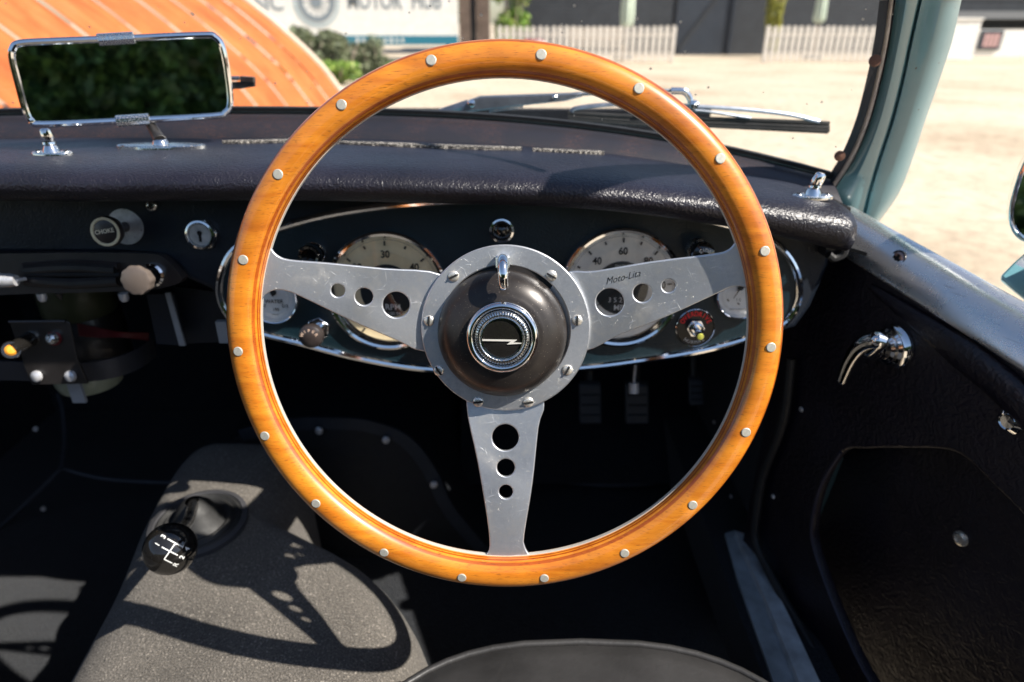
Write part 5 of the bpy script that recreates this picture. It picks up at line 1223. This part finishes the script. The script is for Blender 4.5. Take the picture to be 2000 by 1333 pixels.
# spokes
ZR0, ZR1 = -.0300, -.0126
def spoke(outline, holes, ang):
    d = Vector((math.cos(R(ang)), math.sin(R(ang)), 0)); side = Vector((-d.y, d.x, 0)); p0 = d * .065 + Vector((0, 0, ZR0)); dz = Vector((d.x * .110, d.y * .110, ZR1 - ZR0)).normalized(); nn = dz.cross(side); nn = nn if nn.z > 0 else -nn
    ex = dz; ey = nn.cross(ex); Mx = WR @ frame(p0, ex, ey, nn); n_w = (WR.to_3x3() @ nn).normalized(); p_w = WR @ p0; Mi = Mx.inverted()
    def L(px, py): q = Mi @ PP(px, py, p_w, n_w); return (q.x, q.y)
    oc = catmull([(*L(*p), 0) for p in outline], 4, True); hs = []
    for px, py, r in holes:
        q = L(px, py); q2 = L(px + r, py); hs.append((q[0], q[1], math.hypot(q2[0] - q[0], q2[1] - q[1])))
    return plate("spoke", [(p.x, p.y) for p in oc], hs, .0036, .0009, ALU, sw_, Mx, 3, 48), Mx, L
spoke([(487, 468), (505, 464), (526, 468), (530, 485), (541, 499), (566, 508), (640, 514), (750, 525), (862, 537), (905, 600), (905, 690), (822, 686), (780, 668), (690, 629), (600, 586), (566, 571), (540, 567), (518, 576), (508, 594), (497, 600), (484, 598)], [(660, 568, 13.5), (711, 580, 17.5), (774, 596, 26)], 168)
rs, rsM, rsL = spoke([(1470, 462), (1455, 460), (1439, 462), (1434, 477), (1420, 490), (1390, 497), (1270, 512), (1162, 530), (1100, 536), (1060, 600), (1060, 690), (1143, 687), (1210, 655), (1300, 620), (1399, 575), (1428, 562), (1450, 561), (1462, 570), (1468, 582), (1480, 582)], [(1191, 591, 27.5), (1255, 573, 18.5), (1306, 559, 13.5)], 12)
spoke([(935, 1102), (936, 1091), (948, 1084), (956, 1068), (951, 1012), (933, 905), (911, 792), (930, 740), (1045, 740), (1063, 792), (1052, 834), (1040, 946), (1024, 1045), (1025, 1068), (1034, 1084), (1044, 1091), (1046, 1102), (990, 1106)], [(987, 855, 26), (988, 914, 17.5), (988, 961, 13.5)], 269)
# engraved script on the right spoke
q0 = rsL(1182, 551); q1 = rsL(1250, 534); an = math.atan2(q1[1] - q0[1], q1[0] - q0[0]); Lw = math.hypot(q1[0] - q0[0], q1[1] - q0[1])
tm = text_mesh("Moto-Lita", .0070, .00004, 'LEFT', .5, -.00004, 1.0); xsv = [v.co.x for v in tm.vertices]; sc = Lw / (max(xsv) - min(xsv)); tm.transform(Matrix.Diagonal((sc, 1.0, 1, 1)))
tm.materials.clear(); tm.materials.append(INK); link(bpy.data.objects.new("engraved_script", tm), sw_, world=rsM @ Matrix.Translation((q0[0], q0[1], .00012)) @ Matrix.Rotation(an, 4, 'Z'))
# hub ring
rc = W(987, 645, -.0268); rc.z = -.0268; RO = .0632
b = MB(); b.lathe([(RO, -.0034), (RO, -.0008), (RO - .0008, 0), (.0490, 0), (.0482, -.0008), (.0482, -.0034)], rc, (0, 0, 1), 96); b.obj("hub_ring", ALU, sw_, WR, 40)
sme = screw_mesh(.0040, .0016); sme.materials.append(NICKEL); sme.name = "screw"; slm = slot_mesh(.0040, .0016)
rcw = W(987, 645, -.0268)
for i, (px, py) in enumerate([(886, 540), (1077, 539), (838, 627), (1127, 626), (857, 724), (1108, 723), (934, 785), (1032, 786)]):
    p = W(px, py, -.0268); an = (.45, -.5, 1.5, 1.55, -1.0, 1.1, .15, .2)[i]
    m = WR @ Matrix.Translation(p) @ Matrix.Rotation(an, 4, 'Z'); s = link(bpy.data.objects.new("screw", sme), sw_, world=m); link(bpy.data.objects.new("slot", slm), s, world=m)
# hub cap
dc = W(981, 652, -.0268); dc.z = 0
b = MB(); prf = [(.0484, -.030), (.0484, -.0262), (.0478, -.0235), (.0462, -.0195), (.0430, -.0150), (.0385, -.0112), (.0330, -.0085), (.0260, -.0068), (.0001, -.0062)]
prf = [(q.x, q.y) for q in catmull([(a, c, 0) for a, c in prf], 4)]; b.lathe(prf, dc, (0, 0, 1), 96); b.obj("hub_cap", DOME, sw_, WR, 60)
bc2 = W(981, 660, -.004); bc2.z = -.0068
def tl(prof, n=72): return MB().lathe([(q.x, q.y) for q in catmull([(a, c, 0) for a, c in prof], 3)], bc2, (0, 0, 1), n)
tl([(.0262, -.0010), (.0258, .0030), (.0238, .0052), (.0215, .0050), (.0205, .0030), (.0202, .0012)]).obj("badge_ring", CHROME, sw_, WR, 60)
tl([(.0203, .0010), (.0196, .0040), (.0180, .0056), (.0160, .0058), (.0152, .0045)]).obj("badge_collar", PITTED, sw_, WR, 60)
b = MB(); 
for k in range(60):
    a = 2 * math.pi * k / 60; c_, s_ = math.cos(a), math.sin(a); p = bc2 + Vector((c_ * .0178, s_ * .0178, .0052)); b.box(p, (.0030, .0006, .0014), Matrix.Rotation(a, 3, 'Z'))
b.obj("knurling", BLACKM, sw_, WR, 0)
MB().lathe([(.0153, .0046), (.0148, .0058), (.0142, .0058), (.0139, .0046)], bc2, (0, 0, 1), 64).obj("badge_bezel", CHROME, sw_, WR, 40)
MB().lathe([(.0145, .0044), (.010, .0049), (.0001, .0052)], bc2, (0, 0, 1), 48).obj("badge_disc", GLOSSB, sw_, WR, 40)
zb = bc2.z + .0053
def Bp(px, py): q = W(px, py, zb); return (q.x, q.y, zb)
b = MB(); b.prism([Bp(942, 663.0), Bp(1010, 664.0), Bp(1002, 669.5), Bp(1019, 670), Bp(1018, 671.5), Bp(990, 673), Bp(998, 667), Bp(942, 666.0)], (0, 0, .0006)); b.obj("flash_emblem", simple("emblem_silver", (.8, .77, .7), .45, .3), sw_, WR, 0)
# indicator lever hook
lb = W(982, 512, -.0268); b = MB(); b.box(lb + Vector((0, 0, .002)), (.0105, .010, .006)); o = b.obj("lever_block", PITTED, sw_, WR, 0); bevel(o, .0015, 2)
def Wz(px, py, z): q = W(px, py, z); return q
pth = catmull([Wz(982, 512, -.026), Wz(982, 506, -.012), Wz(982, 514, -.002), Wz(982.5, 534, .002), Wz(983, 555, .001), Wz(983, 562, -.003)], 6)
b = MB(); n = len(pth); b.tube(pth, [.0042 - .0010 * i / n for i in range(n - 1)] + [.0020], 16, flat=.95, up=(1, 0, 0)); b.obj("indicator_lever", CHROME, sw_, WR, 60)
# steering column behind the hub
sc_ = thing("steering_column", Wo - Wn * .1, "black steering column running from the wheel hub to the dashboard", "steering column")
b = MB(); a = WR @ Vector((rc.x, rc.y, -.036)); b.tube([a, a - Wn * .10, a - Wn * .36], [.040, .032, .030], 28); b.obj("column_tube", BLACKM, sc_)

# ------------------------------------------------------------------ parts of the car proper go under the car
def fold(root, main, newname, label=None):
    kids = [o for o in bpy.data.objects if o.parent == root]; W_ = {o.name: WM[o.name] for o in kids}
    grand = [(g_, o) for o in kids for g_ in bpy.data.objects if g_.parent == o]
    mo_ = [o for o in kids if o.name == main][0]; mw = W_[mo_.name]
    for g_, o in grand:
        if o is not mo_: g_.parent = mo_; g_.matrix_parent_inverse = mw.inverted()
    for o in kids:
        if o is mo_: o.parent = car; o.matrix_parent_inverse = WM[car.name].inverted()
        else: o.parent = mo_; o.matrix_parent_inverse = mw.inverted()
    lab = label or root.get('label'); bpy.data.objects.remove(root); mo_.name = newname
    if lab: mo_['label'] = lab
def kid(root, stem_): return [o for o in bpy.data.objects if o.parent == root and o.name.split('.')[0] == stem_][0].name
for r_, st_, nn_ in ((door, "door_card", "door"), (ws, "glass_pane", "windscreen"), (tn, "carpet", "transmission_tunnel"), (sl, "lower_strip", "door_sill"), (seat_d, "cushion", "driver_seat"), (seat_p, "cushion", "passenger_seat"), (cb, "binding", "carpet_edging"), (cb2, "binding", "mat_edging")):
    k_ = kid(r_, st_); r_.name = r_.name + "_root"; fold(r_, k_, nn_)
